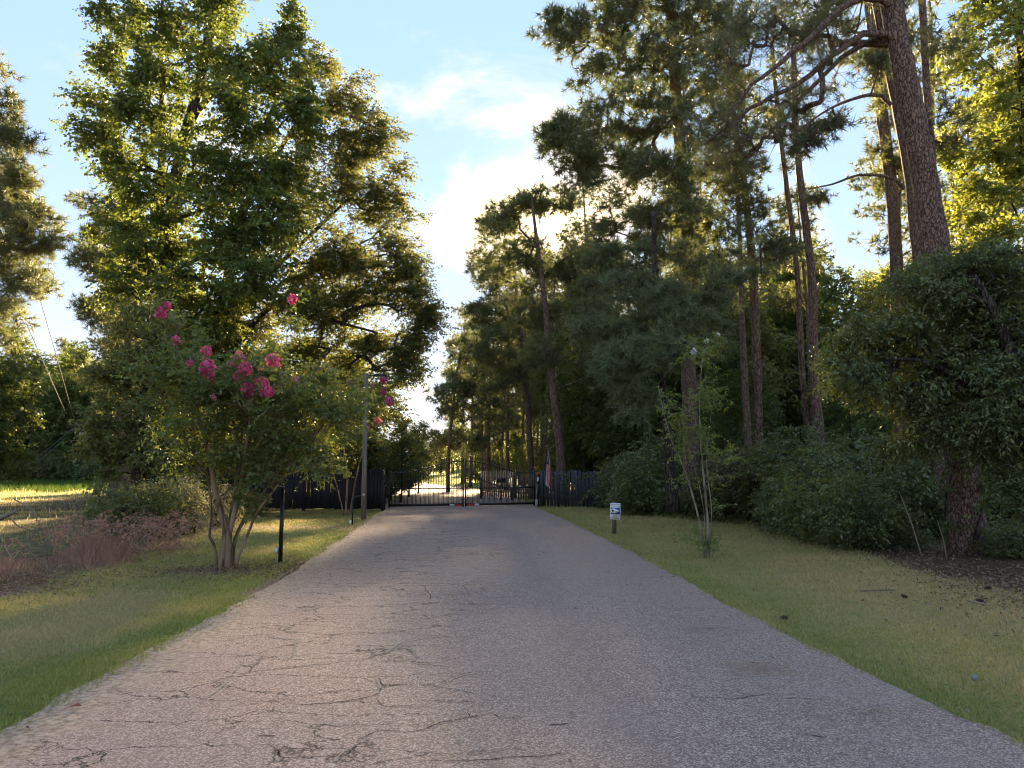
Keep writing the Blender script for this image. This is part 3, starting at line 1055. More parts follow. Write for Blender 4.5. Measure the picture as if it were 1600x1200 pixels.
# ------------------------------------------------------------------ near left group of trees
rg = np.random.default_rng(11)
D = 27
make_tree('sweetgum_tree', 'tallest broadleaf tree left of the gate, its dark bent trunk running out of the top',
          [stem_px([(236, 762), (245, 600), (260, 420), (278, 260), (300, 175), (322, 80), (335, -20), (340, -130)], 0.34, 0.10, 0.5, D),
           stem_px([(298, 185), (330, 150), (362, 128)], 0.13, 0.07, 0.4, D - 0.3),
           stem_px([(250, 340), (253, 200), (252, 60), (256, -40)], 0.14, 0.05, 0.5, D + 0.8)],
          blobs([(195, 15, 55, 30, D, 1.6, 26), (170, 105, 26, 40, D, 1.0, 16), (250, 50, 55, 45, D, 1.6, 34), (330, 10, 60, 40, D, 1.6, 40), (325, -70, 90, 40, D, 2, 40),
                 (240, 120, 70, 40, D, 2, 40), (160, 190, 38, 45, D, 1.5, 36), (230, 200, 60, 45, D, 2, 44), (160, 240, 30, 22, D, 1.0, 14), (350, 100, 60, 50, D, 2, 46),
                 (410, 60, 14, 40, D, 0.5, 10), (452, 45, 20, 45, D, 0.6, 18), (440, 120, 50, 50, D, 2, 44), (380, 180, 70, 50, D - 1, 2, 56), (470, 180, 40, 50, D, 2, 30),
                 (230, 280, 60, 50, D, 2, 50), (320, 270, 80, 50, D - 1.4, 2, 60), (420, 270, 70, 55, D - 1.5, 2, 60), (260, 370, 60, 50, D - 0.6, 2, 46), (350, 360, 80, 55, D - 1.8, 2, 60),
                 (440, 350, 60, 50, D - 1.5, 2, 44), (200, 360, 40, 50, D, 1.6, 30), (220, 450, 50, 50, D - 0.5, 1.8, 40), (300, 500, 60, 40, D - 1, 1.8, 36), (310, 450, 60, 35, D - 1.5, 2, 36), (400, 440, 60, 45, D - 1.8, 2, 40)], rg),
          1, 'leaf', 'bark_dark', 'leaf_gum', lk=dict(twigs=6, per=10, tlen=0.5, leaf=0.115, wid=0.85, droop=0.3, clump_var=0.75), gk=dict(upk=1.0, rt=0.007))
D = 30
make_tree('oak_tree', 'broad small-leaved oak overhanging the road, yellow and backlit behind the sweetgum',
          [stem_px([(352, 770), (350, 600), (355, 440), (385, 320), (440, 230), (490, 150)], 0.30, 0.06, 0.5, D),
           stem_px([(352, 520), (420, 430), (480, 372), (545, 310)], 0.14, 0.05, 0.5, D), stem_px([(352, 560), (440, 468), (520, 500), (590, 520)], 0.12, 0.04, 0.5, D - 1)],
          blobs([(510, 110, 30, 40, D, 1.5, 24), (545, 170, 45, 50, D, 1.8, 40), (580, 225, 40, 45, D, 1.6, 34), (520, 240, 50, 50, D, 2, 40), (605, 300, 38, 50, D, 1.6, 36),
                 (540, 320, 60, 55, D, 2, 50), (470, 310, 60, 50, D + 1, 2, 36), (610, 385, 34, 40, D, 1.6, 30), (540, 410, 70, 50, D, 2, 56), (460, 410, 70, 50, D, 2, 44),
                 (620, 450, 46, 34, D, 1.6, 32), (550, 480, 70, 40, D, 2, 50), (470, 490, 70, 45, D, 2, 44), (650, 480, 30, 22, D, 1.2, 14), (600, 530, 52, 36, D, 1.8, 34),
                 (520, 550, 70, 40, D, 2, 44), (440, 560, 70, 40, D, 2, 36), (616, 580, 26, 30, D, 1.4, 16), (560, 600, 60, 34, D, 2, 26), (390, 490, 60, 50, D, 2, 50), (360, 560, 60, 50, D, 2, 50), (300, 560, 50, 50, D, 2, 40), (420, 620, 70, 40, D, 2, 44), (500, 470, 40, 40, D - 1, 2, 30), (640, 420, 26, 40, D, 1.4, 24), (660, 500, 30, 40, D, 1.4, 26), (640, 560, 24, 40, D, 1.4, 22), (600, 640, 34, 30, D, 1.5, 20)], rg),
          2, 'leaf', 'bark_dark', 'leaf_oak', lk=dict(twigs=6, per=10, tlen=0.55, leaf=0.125, wid=0.6, droop=0.2, bias=0.1), gk=dict(upk=1.0, rt=0.007))
D = 33
make_tree('left_pine', 'grey green pine half hidden behind the left side of the sweetgum',
          [stem_px([(200, 765), (200, 600), (198, 450), (192, 330), (185, 270)], 0.2, 0.05, 0.5, D)],
          blobs([(150, 330, 28, 28, D, 1.2, 22), (190, 320, 30, 40, D, 1.4, 26), (140, 360, 24, 20, D, 1, 12), (165, 410, 40, 34, D, 1.5, 34), (205, 420, 30, 60, D, 1.5, 30),
                 (155, 480, 30, 30, D, 1.5, 22), (190, 520, 36, 50, D, 1.6, 36), (172, 570, 30, 30, D, 1.5, 24), (200, 610, 36, 36, D, 1.6, 24)], rg),
          3, 'pine', 'bark_far', 'needle_far', lk=dict(tufts=5, per=15, tlen=0.36, nlen=0.28, wid=0.032), gk=dict(upk=0.6, sag=0.03))
D = 23
make_tree('vine_clad_tree', 'small tree smothered in leafy vines behind the left of the crape myrtle',
          [stem_px([(216, 790), (218, 700), (226, 600), (236, 540)], 0.2, 0.08, 0.4, D)],
          blobs([(190, 600, 40, 50, D, 1.4, 44), (240, 560, 50, 50, D, 1.5, 50), (200, 670, 46, 50, D, 1.4, 50), (270, 620, 50, 60, D, 1.5, 50), (250, 700, 60, 50, D, 1.4, 50),
                 (170, 730, 36, 36, D, 1.2, 24), (320, 680, 40, 60, D, 1.3, 34), (235, 500, 30, 40, D, 1.0, 26)], rg),
          4, 'leaf', 'bark_dark', 'leaf_shrub', lk=dict(twigs=5, per=9, tlen=0.38, leaf=0.10, wid=0.75, droop=0.35))
D = 34
make_tree('understory_tree', 'low dark broadleaf tree rising just behind the black fence',
          [stem_px([(470, 785), (468, 700), (480, 600)], 0.14, 0.05, 0.4, D), stem_px([(440, 786), (420, 690), (400, 600)], 0.10, 0.04, 0.4, D + 1)],
          blobs([(400, 600, 60, 60, D, 2, 44), (470, 590, 60, 60, D, 2, 44), (540, 630, 40, 50, D, 1.6, 30), (430, 680, 70, 40, D, 1.8, 44), (510, 690, 50, 36, D, 1.6, 30), (350, 650, 50, 70, D, 1.8, 36)], rg),
          5, 'leaf', 'bark_dark', 'leaf_oak', lk=dict(twigs=5, per=9, tlen=0.5, leaf=0.12, wid=0.65))

# ------------------------------------------------------------------ crape myrtles
FLW = [(325, 573, 1.25), (323, 548, 0.8), (330, 590, 0.7), (373, 556, 0.8), (360, 568, 0.55), (383, 576, 1.0), (374, 586, 0.9), (428, 563, 1.05), (407, 596, 0.8), (414, 597, 0.6),
       (385, 607, 1.15), (417, 611, 1.0), (408, 574, 0.5), (252, 488, 0.9), (260, 477, 0.7), (274, 531, 0.7), (297, 568, 0.6), (338, 576, 0.55), (457, 467, 0.75), (316, 557, 0.4),
       (334, 620, 0.5), (462, 592, 0.55)]
CM = gnd(350, 887)
D = CM[1]


def blossom_mesh(seed, n=80, m='petal'):
    rng = np.random.default_rng(seed)
    u = unit(rng.standard_normal((n, 3)))
    r = 0.5 + 0.5 * rng.random(n)
    p = u * r[:, None] * np.array((0.10, 0.10, 0.12))
    p[:, :2] *= (1.15 - 2.6 * np.clip(p[:, 2:3], -0.1, 0.2))
    b = MB()
    nr = unit(u + 0.7 * rng.standard_normal((n, 3)))
    a = unit(np.cross(nr, rng.standard_normal((n, 3))))
    c = np.cross(nr, a)
    s = 0.032 * (0.7 + 0.6 * rng.random(n))[:, None]
    k1 = nr * s * 0.4
    V = np.stack([p - a * s, p - c * s + k1, p + a * s, p + c * s + k1], 1).reshape(-1, 3)
    k = np.arange(n)[:, None] * 4
    b.add(V, f3=np.concatenate([k + np.array([[0, 1, 2]]), k + np.array([[0, 2, 3]])]), a=np.repeat(rng.random(n), 4))
    return b.mesh('blossom', M[m])


BLOS = [blossom_mesh(s) for s in (1, 2, 3)]
BLOS_PALE = [blossom_mesh(s, 50, 'petal_pale') for s in (4, 5)]
BLOS_WHITE = [blossom_mesh(s, 60, 'petal_white') for s in (6, 7)]
fl_pts = np.array([at(x, y, D - 1.25 + 0.2 * math.sin(x * 1.7)) for x, y, s in FLW])
cm_stems = [stem_px([(347, 890), (350, 860), (353, 832), (338, 775), (326, 710), (305, 630), (285, 570)], 0.062, 0.012, 0.15, D),
            stem_px([(356, 890), (358, 860), (358, 834), (374, 770), (384, 700), (392, 630), (388, 580)], 0.058, 0.012, 0.15, D - 0.1),
            stem_px([(362, 888), (368, 840), (395, 790), (418, 762), (455, 720), (490, 680), (520, 640)], 0.036, 0.010, 0.15, D + 0.2),
            stem_px([(340, 884), (334, 850), (327, 838), (330, 800), (322, 740), (290, 690), (262, 640)], 0.026, 0.010, 0.15, D + 0.1),
            stem_px([(366, 884), (385, 840), (402, 800), (425, 770), (445, 745), (470, 735)], 0.026, 0.010, 0.15, D - 0.25),
            stem_px([(356, 832), (366, 770), (372, 690), (350, 620), (340, 580)], 0.034, 0.010, 0.15, D + 0.3),
            stem_px([(378, 760), (400, 700), (440, 640), (450, 590)], 0.026, 0.01, 0.15, D)]
for s_, dz in zip(cm_stems[:5], range(5)):
    pass
cm_att = np.concatenate([blobs([(270, 610, 50, 50, D, 0.9, 70), (320, 600, 50, 40, D, 0.9, 60), (375, 610, 55, 40, D, 0.9, 70), (430, 610, 50, 40, D, 0.9, 60), (480, 630, 48, 40, D, 0.8, 56),
                                (530, 640, 40, 36, D, 0.7, 36), (300, 670, 56, 40, D, 0.9, 56), (380, 670, 60, 40, D, 0.9, 56), (450, 690, 56, 34, D, 0.8, 50), (270, 540, 30, 30, D, 0.6, 24),
                                (262, 500, 18, 24, D, 0.4, 10), (400, 575, 50, 20, D, 0.6, 24), (500, 590, 30, 20, D, 0.5, 14), (370, 790, 30, 16, D - 0.3, 0.4, 12), (500, 720, 40, 26, D, 0.6, 24), (300, 725, 40, 24, D, 0.6, 24), (360, 720, 50, 22, D, 0.6, 26), (430, 725, 50, 22, D, 0.6, 26),
                                (456, 500, 8, 26, D, 0.2, 6), (440, 560, 26, 24, D, 0.5, 12)], rg, dens=0.85, clump=4), fl_pts - np.array((0, 0, 0.1))])
cm = make_tree('crape_myrtle', 'pink flowering crape myrtle with several smooth tan stems on the left lawn', cm_stems, cm_att, 6, 'leaf', 'bark_myrtle', 'leaf_myrtle', cat='flowering tree',
               lk=dict(twigs=5, per=8, tlen=0.30, leaf=0.078, wid=0.6, droop=0.1, out=0.8, clump_var=0.75), gk=dict(step=0.2, rt=0.0036, upk=1.4), clear=0.9)
for k, (p, (x, y, s)) in enumerate(zip(fl_pts, FLW)):
    pale = s < 0.58
    o = link('blossom', (BLOS_PALE if pale else BLOS)[k % (2 if pale else 3)], cm, tuple(p - np.array(cm.location)), (0.3 * math.sin(k), 0.3 * math.cos(2 * k), k * 1.1), (s * 0.92, s * 0.92, s * 0.92))
    if pale:
        o['label'] = 'faded small blossom cluster'

D = 27.5
FL2 = [(600, 592, 1.3), (609, 627, 1.4), (599, 611, 1.2), (582, 602, 0.9), (589, 657, 1.2), (575, 669, 1.0), (516, 577, 1.1), (496, 576, 1.0), (500, 606, 0.9), (549, 596, 0.8), (552, 668, 0.8)]
f2 = np.array([at(x, y, D - 1.15) for x, y, s in FL2])
cm2 = make_tree('crape_myrtle', 'second pink crape myrtle by the lamp pole at the end of the black fence',
                [stem_px([(540, 806), (542, 740), (530, 670), (515, 610)], 0.038, 0.012, 0.3, D), stem_px([(546, 806), (560, 730), (580, 660), (595, 610)], 0.036, 0.012, 0.3, D),
                 stem_px([(538, 806), (520, 740), (490, 680)], 0.028, 0.015, 0.3, D)],
                np.concatenate([blobs([(500, 620, 40, 40, D, 1.0, 30), (550, 620, 40, 36, D, 1.0, 34), (595, 620, 22, 36, D, 0.8, 20), (530, 670, 50, 34, D, 1.0, 34), (575, 660, 26, 24, D, 0.8, 16), (490, 690, 40, 30, D, 0.9, 20)], rg), f2]),
                7, 'leaf', 'bark_myrtle', 'leaf_myrtle', cat='flowering tree', lk=dict(twigs=5, per=8, tlen=0.34, leaf=0.085, wid=0.55, droop=0.1), gk=dict(step=0.3, rt=0.005))
for k, (p, (x, y, s)) in enumerate(zip(f2, FL2)):
    link('blossom', (BLOS if s > 0.95 else BLOS_PALE)[k % 2], cm2, tuple(p - np.array(cm2.location)), (0.2, 0.2, k), (s, s, s))

sp = gnd(1100, 873)
D = sp[1]
sap_stems = [stem_px([(1106, 874), (1106, 820), (1101, 760), (1095, 690), (1093, 620), (1098, 560), (1102, 530)], 0.028, 0.006, 0.2, D),
             stem_px([(1102, 874), (1094, 820), (1078, 760), (1062, 715), (1050, 690), (1036, 640), (1028, 600)], 0.022, 0.005, 0.2, D),
             stem_px([(1104, 874), (1100, 800), (1088, 740), (1074, 700)], 0.012, 0.004, 0.2, D + 0.1), stem_px([(1108, 874), (1112, 800), (1104, 720), (1112, 640)], 0.012, 0.004, 0.2, D - 0.1),
             stem_px([(1100, 874), (1090, 850), (1082, 830)], 0.008, 0.003, 0.1, D), stem_px([(1110, 874), (1122, 850), (1128, 835)], 0.008, 0.003, 0.1, D)]
sap = make_tree('crape_myrtle_sapling', 'young spindly crape myrtle with white flowers alone on the right lawn', sap_stems,
                blobs([(1090, 560, 26, 40, D, 0.4, 16), (1100, 620, 26, 40, D, 0.4, 20), (1050, 640, 24, 40, D, 0.3, 16), (1110, 700, 24, 40, D, 0.3, 18), (1075, 690, 28, 36, D, 0.3, 18),
                       (1100, 770, 24, 30, D, 0.3, 10), (1088, 840, 18, 14, D, 0.3, 12), (1118, 845, 16, 14, D, 0.3, 10), (1105, 540, 10, 20, D, 0.2, 8)], rg, dens=1.25, clump=3),
                8, 'leaf', 'bark_sap', 'leaf_sap', cat='flowering tree', lk=dict(twigs=3, per=7, tlen=0.2, leaf=0.055, wid=0.6, droop=0.1), gk=dict(step=0.15, rt=0.0028, upk=1.6))
for k, (x, y, s) in enumerate([(1084, 549, 0.8), (1104, 533, 0.6), (1122, 523, 0.5)]):
    link('blossom', BLOS_WHITE[k % 2], sap, tuple(at(x, y, D) - np.array(sap.location)), (0, 0, k), (s * 0.7, s * 0.7, s * 0.7))

# ------------------------------------------------------------------ big pines on the right
PINE_LK = dict(tufts=5, per=18, tlen=0.30, nlen=0.22, wid=0.020)


def branch_part(root, px_pts, r0, r1, seed):
    q = stem_px(px_pts, r0, r1, 0.15)
    rng = np.random.default_rng(seed)
    q[1:-1, :3] += rng.standard_normal((len(q) - 2, 3)) * 0.008
    b = MB()
    b.tube(q[:, :3] - np.array(root.location), q[:, 3], 8, jitter=0.05, rng=rng)
    b.build('branch', M['bark_pine'], root, smooth=True)
    return q


D = 14.3
st = stem_px([(1514, 872), (1506, 760), (1496, 640), (1482, 510), (1464, 390), (1440, 250), (1415, 120), (1390, 0), (1372, -110), (1352, -260)], 0.30, 0.17, 0.3, D)
br1 = stem_px([(1400, 20, D), (1375, -2, D - 0.2), (1335, 0, D - 0.4), (1285, 40, D - 0.5), (1225, 95, D - 0.6), (1175, 128, D - 0.6), (1150, 170, D - 0.6), (1120, 200, D - 0.6)], 0.085, 0.02, 0.25)
br2 = stem_px([(1412, 75, D), (1385, 56, D - 0.1), (1350, 54, D - 0.2), (1310, 78, D - 0.2), (1250, 128, D - 0.2), (1190, 160, D - 0.2), (1145, 190, D - 0.2), (1100, 226, D - 0.2)], 0.080, 0.018, 0.25)
br3 = stem_px([(1385, 58, D - 0.1), (1345, 70, D + 0.2), (1300, 105, D + 0.4), (1250, 155, D + 0.5), (1215, 195, D + 0.5), (1165, 245, D + 0.5)], 0.06, 0.015, 0.25)
r1 = make_tree('big_pine', 'thick leaning pine trunk with flaky bark and three long arching branches, nearest on the right', [st],
               blobs([(1190, 50, 60, 34, D, 0.8, 24), (1130, 90, 40, 30, D, 0.8, 18), (1240, 40, 40, 30, D, 0.8, 12), (1210, 190, 30, 34, D, 0.6, 12), (1255, 165, 26, 24, D, 0.6, 9), (1110, 200, 40, 34, D, 0.8, 16),
                      (1155, 150, 30, 24, D, 0.6, 9), (1300, 60, 40, 30, D, 0.8, 8), (1270, 100, 26, 24, D, 0.6, 6), (1130, 250, 30, 24, D, 0.6, 9), (1310, -40, 80, 34, D, 1.5, 20), (1440, -60, 60, 40, D, 1.5, 10),
                      (1180, 240, 26, 20, D, 0.5, 7)], rg),
               20, 'pine', 'bark_pine', 'needle', lk=dict(tufts=5, per=18, tlen=0.3, nlen=0.17, wid=0.007), gk=dict(upk=0.3, step=0.3, rt=0.0055, sag=0.03), clear=9.0)
# the three arching branches, and the twigs that hang from them
for k, q in enumerate((br1, br2, br3)):
    b = MB()
    rr = np.random.default_rng(40 + k)
    loc = np.array(r1.location)
    qq = q.copy()
    qq[1:-1, :3] += rr.standard_normal((len(q) - 2, 3)) * 0.015
    b.tube(qq[:, :3] - loc, qq[:, 3], 8, jitter=0.05, rng=rr)
    att = []
    for j in range(int(len(q) * 0.35), len(q)):
        for _ in range(2):
            att.append(qq[j, :3] + np.array((rr.normal() * 0.35 - 0.15, rr.normal() * 0.45, rr.normal() * 0.32 - 0.05)))
    att = np.array(att)
    s4 = np.concatenate([qq[:, :3] - loc, qq[:, 3:]], 1)
    P, par, r, n0, A, dirs = grow([s4], att - loc, rr, step=0.15, upk=0.1, rt=0.005, sag=0.05)
    limbs(b, P, par, r, n0)
    keep = rr.random(len(A)) < 0.55
    nb = MB()
    needles(nb, A[keep], dirs[keep], rr, tufts=3, per=16, tlen=0.2, nlen=0.17, wid=0.007)
    br = b.build('branch', M['bark_pine'], r1, smooth=True)
    nb.build('needles', M['needle'], br)

# vine wrapping the nearest pine's foot, dense and dark in place of oak shade
rv = np.random.default_rng(93)
vb, vt = MB(), MB()
VC = st[(st[:, 2] > 0.2) & (st[:, 2] < 4.2)]
vine2 = thing('vine', 'dark vine leaves wrapping the foot of the thick leaning pine under the oak', 'vine', tuple(st[0, :3]))
A = []
for turn in range(3):
    q = []
    for k, row in enumerate(VC):
        a = turn * 2.1 + k * 0.35 - 1.9
        q.append(row[:3] + np.array((math.cos(a), math.sin(a), 0)) * (row[3] * 1.12 + 0.02) - st[0, :3])
    q = np.array(q)
    vt.tube(q, 0.014, 5)
    A.append(q)
ang = rv.random(90) * 6.28
row = VC[rv.integers(0, len(VC), 90)]
A.append(row[:, :3] + np.stack([np.cos(ang), np.sin(ang), rv.normal(0, 0.1, 90)], 1) * (row[:, 3:4] * 1.15 + 0.03) - st[0, :3])
A = np.concatenate(A)
leafage(vb, A, unit(rv.standard_normal((len(A), 3))), rv, twigs=3, per=5, tlen=0.16, leaf=0.085, wid=0.8, droop=0.5)
vt.build('stem', M['bark_dark'], vine2)
vb.build('foliage', M['leaf_dark'], vine2)

D = 17.5
r2 = make_tree('big_pine', 'second pine trunk close behind the thick leaning one, lower bare branch reaching left',
               [stem_px([(1476, 850), (1466, 680), (1452, 520), (1438, 390), (1424, 260), (1398, 130), (1372, 0), (1352, -130)], 0.24, 0.14, 0.4, D),
                stem_px([(1412, 285), (1380, 275), (1340, 274), (1300, 288), (1256, 296)], 0.045, 0.01, 0.25, D - 0.4), stem_px([(1392, 155), (1360, 148), (1300, 168), (1245, 205)], 0.05, 0.01, 0.25, D - 0.4)],
               blobs([(1340, -60, 120, 40, D, 2, 40), (1300, 190, 40, 20, D, 0.8, 10), (1270, 215, 30, 16, D, 0.8, 8), (1320, 30, 50, 30, D, 1.0, 14), (1345, 120, 30, 26, D, 0.8, 10)], rg),
               21, 'pine', 'bark_pine', 'needle', lk=PINE_LK, gk=dict(upk=0.3, step=0.35, rt=0.005), clear=7.0)
D = 22
make_tree('big_pine', 'third and palest trunk of the big pine cluster, straight and partly behind the other two',
          [stem_px([(1412, 820), (1408, 640), (1402, 480), (1396, 330), (1380, 190), (1364, 60), (1352, -80)], 0.22, 0.14, 0.5, D)],
          blobs([(1380, -40, 110, 40, D, 2.4, 36), (1330, 90, 40, 40, D, 1.5, 12), (1400, 250, 36, 30, D, 1.2, 10), (1340, 180, 40, 30, D, 1.4, 10), (1380, 250, 20, 20, D, 1, 5)], rg),
          22, 'pine', 'bark_pine', 'needle_far', lk=PINE_LK, gk=dict(upk=0.3, rt=0.005), clear=7.0)
D = 19
make_tree('slender_pine', 'thin pine stem tucked behind the right of the thick leaning trunk',
          [stem_px([(1490, 840), (1480, 600), (1466, 400), (1456, 250), (1447, 120), (1441, 0), (1436, -120)], 0.12, 0.08, 0.5, D)],
          blobs([(1470, 200, 34, 40, D, 1.0, 10), (1480, 110, 26, 34, D, 1.0, 8), (1440, -50, 60, 40, D, 1.5, 20), (1420, 70, 26, 30, D, 0.8, 6)], rg),
          23, 'pine', 'bark_far', 'needle', lk=PINE_LK, gk=dict(upk=0.3, rt=0.005), clear=5.0)
D = 26
make_tree('big_pine', 'large shaggy pine with layered boughs right of the sun, the biggest crown above the road',
          [stem_px([(1082, 770), (1078, 640), (1074, 520), (1076, 400), (1066, 270), (1055, 130), (1046, 0), (1040, -130)], 0.27, 0.14, 0.5, D)],
          blobs([(890, 60, 46, 34, D - 2, 1.4, 36), (960, 30, 66, 40, D - 1, 1.8, 60), (1040, 30, 70, 40, D, 2, 56), (1110, 40, 60, 40, D, 2, 40), (920, 100, 40, 24, D - 2, 1.2, 16), (1000, 100, 60, 36, D - 1, 1.8, 44),
                 (1080, 110, 60, 40, D, 2, 36), (870, 215, 42, 26, D - 2, 1.2, 34), (930, 190, 50, 34, D - 1, 1.6, 44), (1010, 190, 60, 44, D - 1, 2, 60), (1090, 190, 50, 40, D, 2, 36), (900, 250, 40, 24, D - 1, 1.2, 20),
                 (960, 270, 60, 36, D - 1, 1.8, 50), (1040, 270, 60, 40, D - 1, 2, 50), (1120, 270, 50, 40, D, 2, 24), (980, 350, 60, 34, D - 1, 1.8, 40), (1060, 350, 60, 36, D - 1, 2, 36), 
                 (960, 420, 60, 36, D - 1, 1.8, 40), (1040, 430, 60, 36, D - 2, 2, 40), (1120, 390, 40, 40, D, 2, 16), (1000, -40, 120, 40, D, 2.5, 50)], rg),
          24, 'pine', 'bark_pine', 'needle', lk=dict(tufts=5, per=18, tlen=0.34, nlen=0.25, wid=0.026), gk=dict(upk=0.25, rt=0.0055, sag=0.05), clear=5.0)
D = 21
make_tree('drooping_pine', 'dark pine with low drooping boughs between the shaggy pine and the sapling',
          [stem_px([(1052, 790), (1040, 650), (1030, 540), (1024, 420), (1020, 330)], 0.14, 0.06, 0.4, D)],
          blobs([(960, 510, 60, 26, D, 1.4, 40), (1040, 480, 50, 30, D - 1, 1.4, 36), (1085, 520, 46, 34, D - 2, 1.2, 40), (1020, 560, 50, 30, D - 1.5, 1.3, 36), (960, 570, 40, 26, D - 1, 1.2, 22), (1120, 470, 40, 26, D - 1, 1.2, 22),
                 (985, 630, 30, 36, D - 1, 1.0, 20), (1150, 440, 40, 22, D, 1.2, 16), (1190, 400, 50, 24, D, 1.4, 20), (1000, 450, 50, 26, D, 1.4, 24)], rg),
          25, 'pine', 'bark_dark', 'needle', lk=PINE_LK, gk=dict(upk=0.1, rt=0.005, sag=0.1), clear=2.5)
for k, (pts, r0_, r1_, D, lab, bl) in enumerate([
    ([(1188, 770), (1184, 650), (1180, 500), (1172, 370), (1155, 240), (1138, 130), (1128, 40)], 0.19, 0.09, 27, 'straight reddish pine trunk standing left of a thinner leaning pair in the right wood',
     [(1150, 220, 30, 40, 27, 1.4, 16), (1130, 110, 40, 50, 27, 1.6, 22), (1120, 10, 60, 50, 27, 2, 30), (1165, 320, 26, 26, 27, 1, 8)]),
    ([(1268, 780), (1262, 680), (1252, 560), (1246, 430), (1230, 300), (1216, 180), (1205, 60)], 0.13, 0.07, 28, 'thinner left trunk of a leaning pair in the right wood',
     [(1215, 150, 34, 40, 28, 1.4, 14), (1200, 40, 50, 40, 28, 1.8, 22), (1240, 260, 20, 20, 28, 1, 5)]),
    ([(1290, 780), (1280, 680), (1272, 560), (1268, 430), (1256, 330), (1244, 210), (1240, 80)], 0.19, 0.09, 26, 'thicker right trunk of a leaning pair in the right wood',
     [(1240, 170, 30, 40, 26, 1.4, 12), (1245, 50, 60, 50, 26, 2, 26), (1270, 310, 24, 20, 26, 1, 6)])]):
    make_tree('tall_pine', lab, [stem_px(pts, r0_, r1_, 0.5, D)], blobs(bl, rg), 30 + k, 'pine', 'bark_far', 'needle', lk=PINE_LK, gk=dict(upk=0.3, rt=0.006), clear=8)

# pines beside the far right corner of the gate, in front of the sun
for k, (pts, r0_, D, lab, bl) in enumerate([
    ([(880, 790), (874, 690), (862, 590), (852, 480), (838, 370), (830, 305)], 0.26, 37, 'leaning pine trunk behind the slate fence, sun breaking through its top',
     [(832, 312, 30, 18, 38, 1.4, 34), (795, 345, 32, 24, 38, 1.4, 30), (880, 312, 22, 12, 38, 1.0, 12), (812, 400, 40, 34, 38, 1.6, 34), (905, 410, 40, 30, 37, 1.6, 22), (860, 420, 40, 30, 38, 1.6, 28),
      (830, 480, 50, 34, 38, 1.8, 34), (900, 490, 50, 34, 37, 1.8, 30), (860, 550, 50, 30, 37, 1.8, 26), (930, 560, 40, 34, 36, 1.6, 20)]),
    ([(832, 782), (828, 700), (822, 600), (812, 500), (800, 400)], 0.2, 44, 'slim pine standing left of the leaning one beyond the gate',
     [(766, 360, 26, 22, 44, 1.4, 20), (770, 420, 36, 34, 44, 1.8, 32), (750, 480, 30, 32, 44, 1.8, 28), (800, 480, 40, 40, 44, 2, 34), (765, 540, 44, 34, 44, 2, 34), (820, 560, 40, 36, 44, 2, 28), (780, 600, 44, 30, 44, 2, 24)]),
    ([(700, 768), (702, 700), (712, 600), (724, 530)], 0.13, 56, 'low-branched pine overhanging the middle of the gate from beyond',
     [(735, 530, 20, 26, 56, 2, 16), (730, 590, 36, 30, 56, 2.4, 34), (700, 630, 34, 26, 56, 2.4, 30), (750, 640, 44, 30, 56, 2.4, 36), (690, 680, 34, 20, 56, 2.2, 22), (740, 690, 44, 20, 56, 2.4, 24), (775, 680, 30, 30, 56, 2.2, 18), (722, 545, 18, 24, 56, 1.6, 16), (715, 600, 30, 30, 56, 2.2, 24), (765, 600, 30, 30, 56, 2.2, 24)])]):
    make_tree('gateside_pine', lab, [stem_px(pts, r0_, 0.06, 0.6, D)], blobs(bl, rg), 50 + k, 'pine', 'bark_far', 'needle_far',
              lk=dict(tufts=5, per=15, tlen=0.42, nlen=0.32, wid=0.038), gk=dict(upk=0.2, rt=0.008, sag=0.05), clear=3)

# dark overhanging broadleaf and backlit sweetgum on the right edge
D = 13
make_tree('water_oak', 'dark dense oak with drooping leafy boughs filling the right edge of the picture',
          [stem_px([(1640, 890), (1630, 760), (1600, 620), (1560, 500), (1520, 430)], 0.2, 0.05, 0.3, 12.2), stem_px([(1628, 740), (1560, 640), (1460, 570), (1380, 560)], 0.09, 0.02, 0.3, 12.4)],
          blobs([(1490, 420, 60, 30, D, 1.0, 60), (1550, 420, 50, 40, D, 1.2, 60), (1600, 430, 40, 50, D, 1.2, 40), (1430, 470, 50, 40, D, 1.0, 50), (1500, 490, 60, 50, D, 1.2, 80), (1570, 510, 60, 50, D, 1.2, 80),
                 (1400, 530, 60, 34, D, 1.0, 60), (1350, 520, 40, 26, D, 1.0, 26), (1470, 570, 60, 40, D, 1.1, 80), (1550, 590, 60, 50, D - 0.6, 1.1, 80), (1350, 590, 50, 30, D, 0.9, 44), (1420, 620, 60, 34, D, 1.0, 56),
                 (1500, 660, 60, 36, D - 0.6, 1.0, 60), (1580, 680, 50, 46, D - 1, 1.0, 60), (1320, 570, 36, 24, D, 0.8, 20), (1440, 690, 50, 28, D, 0.9, 30), (1600, 760, 40, 36, D - 1, 0.9, 30), (1640, 560, 60, 100, D - 1, 1.2, 60)], rg),
          60, 'leaf', 'bark_dark', 'leaf_dark', lk=dict(twigs=5, per=9, tlen=0.30, leaf=0.075, wid=0.42, droop=0.45), gk=dict(step=0.25, rt=0.0045))
D = 20
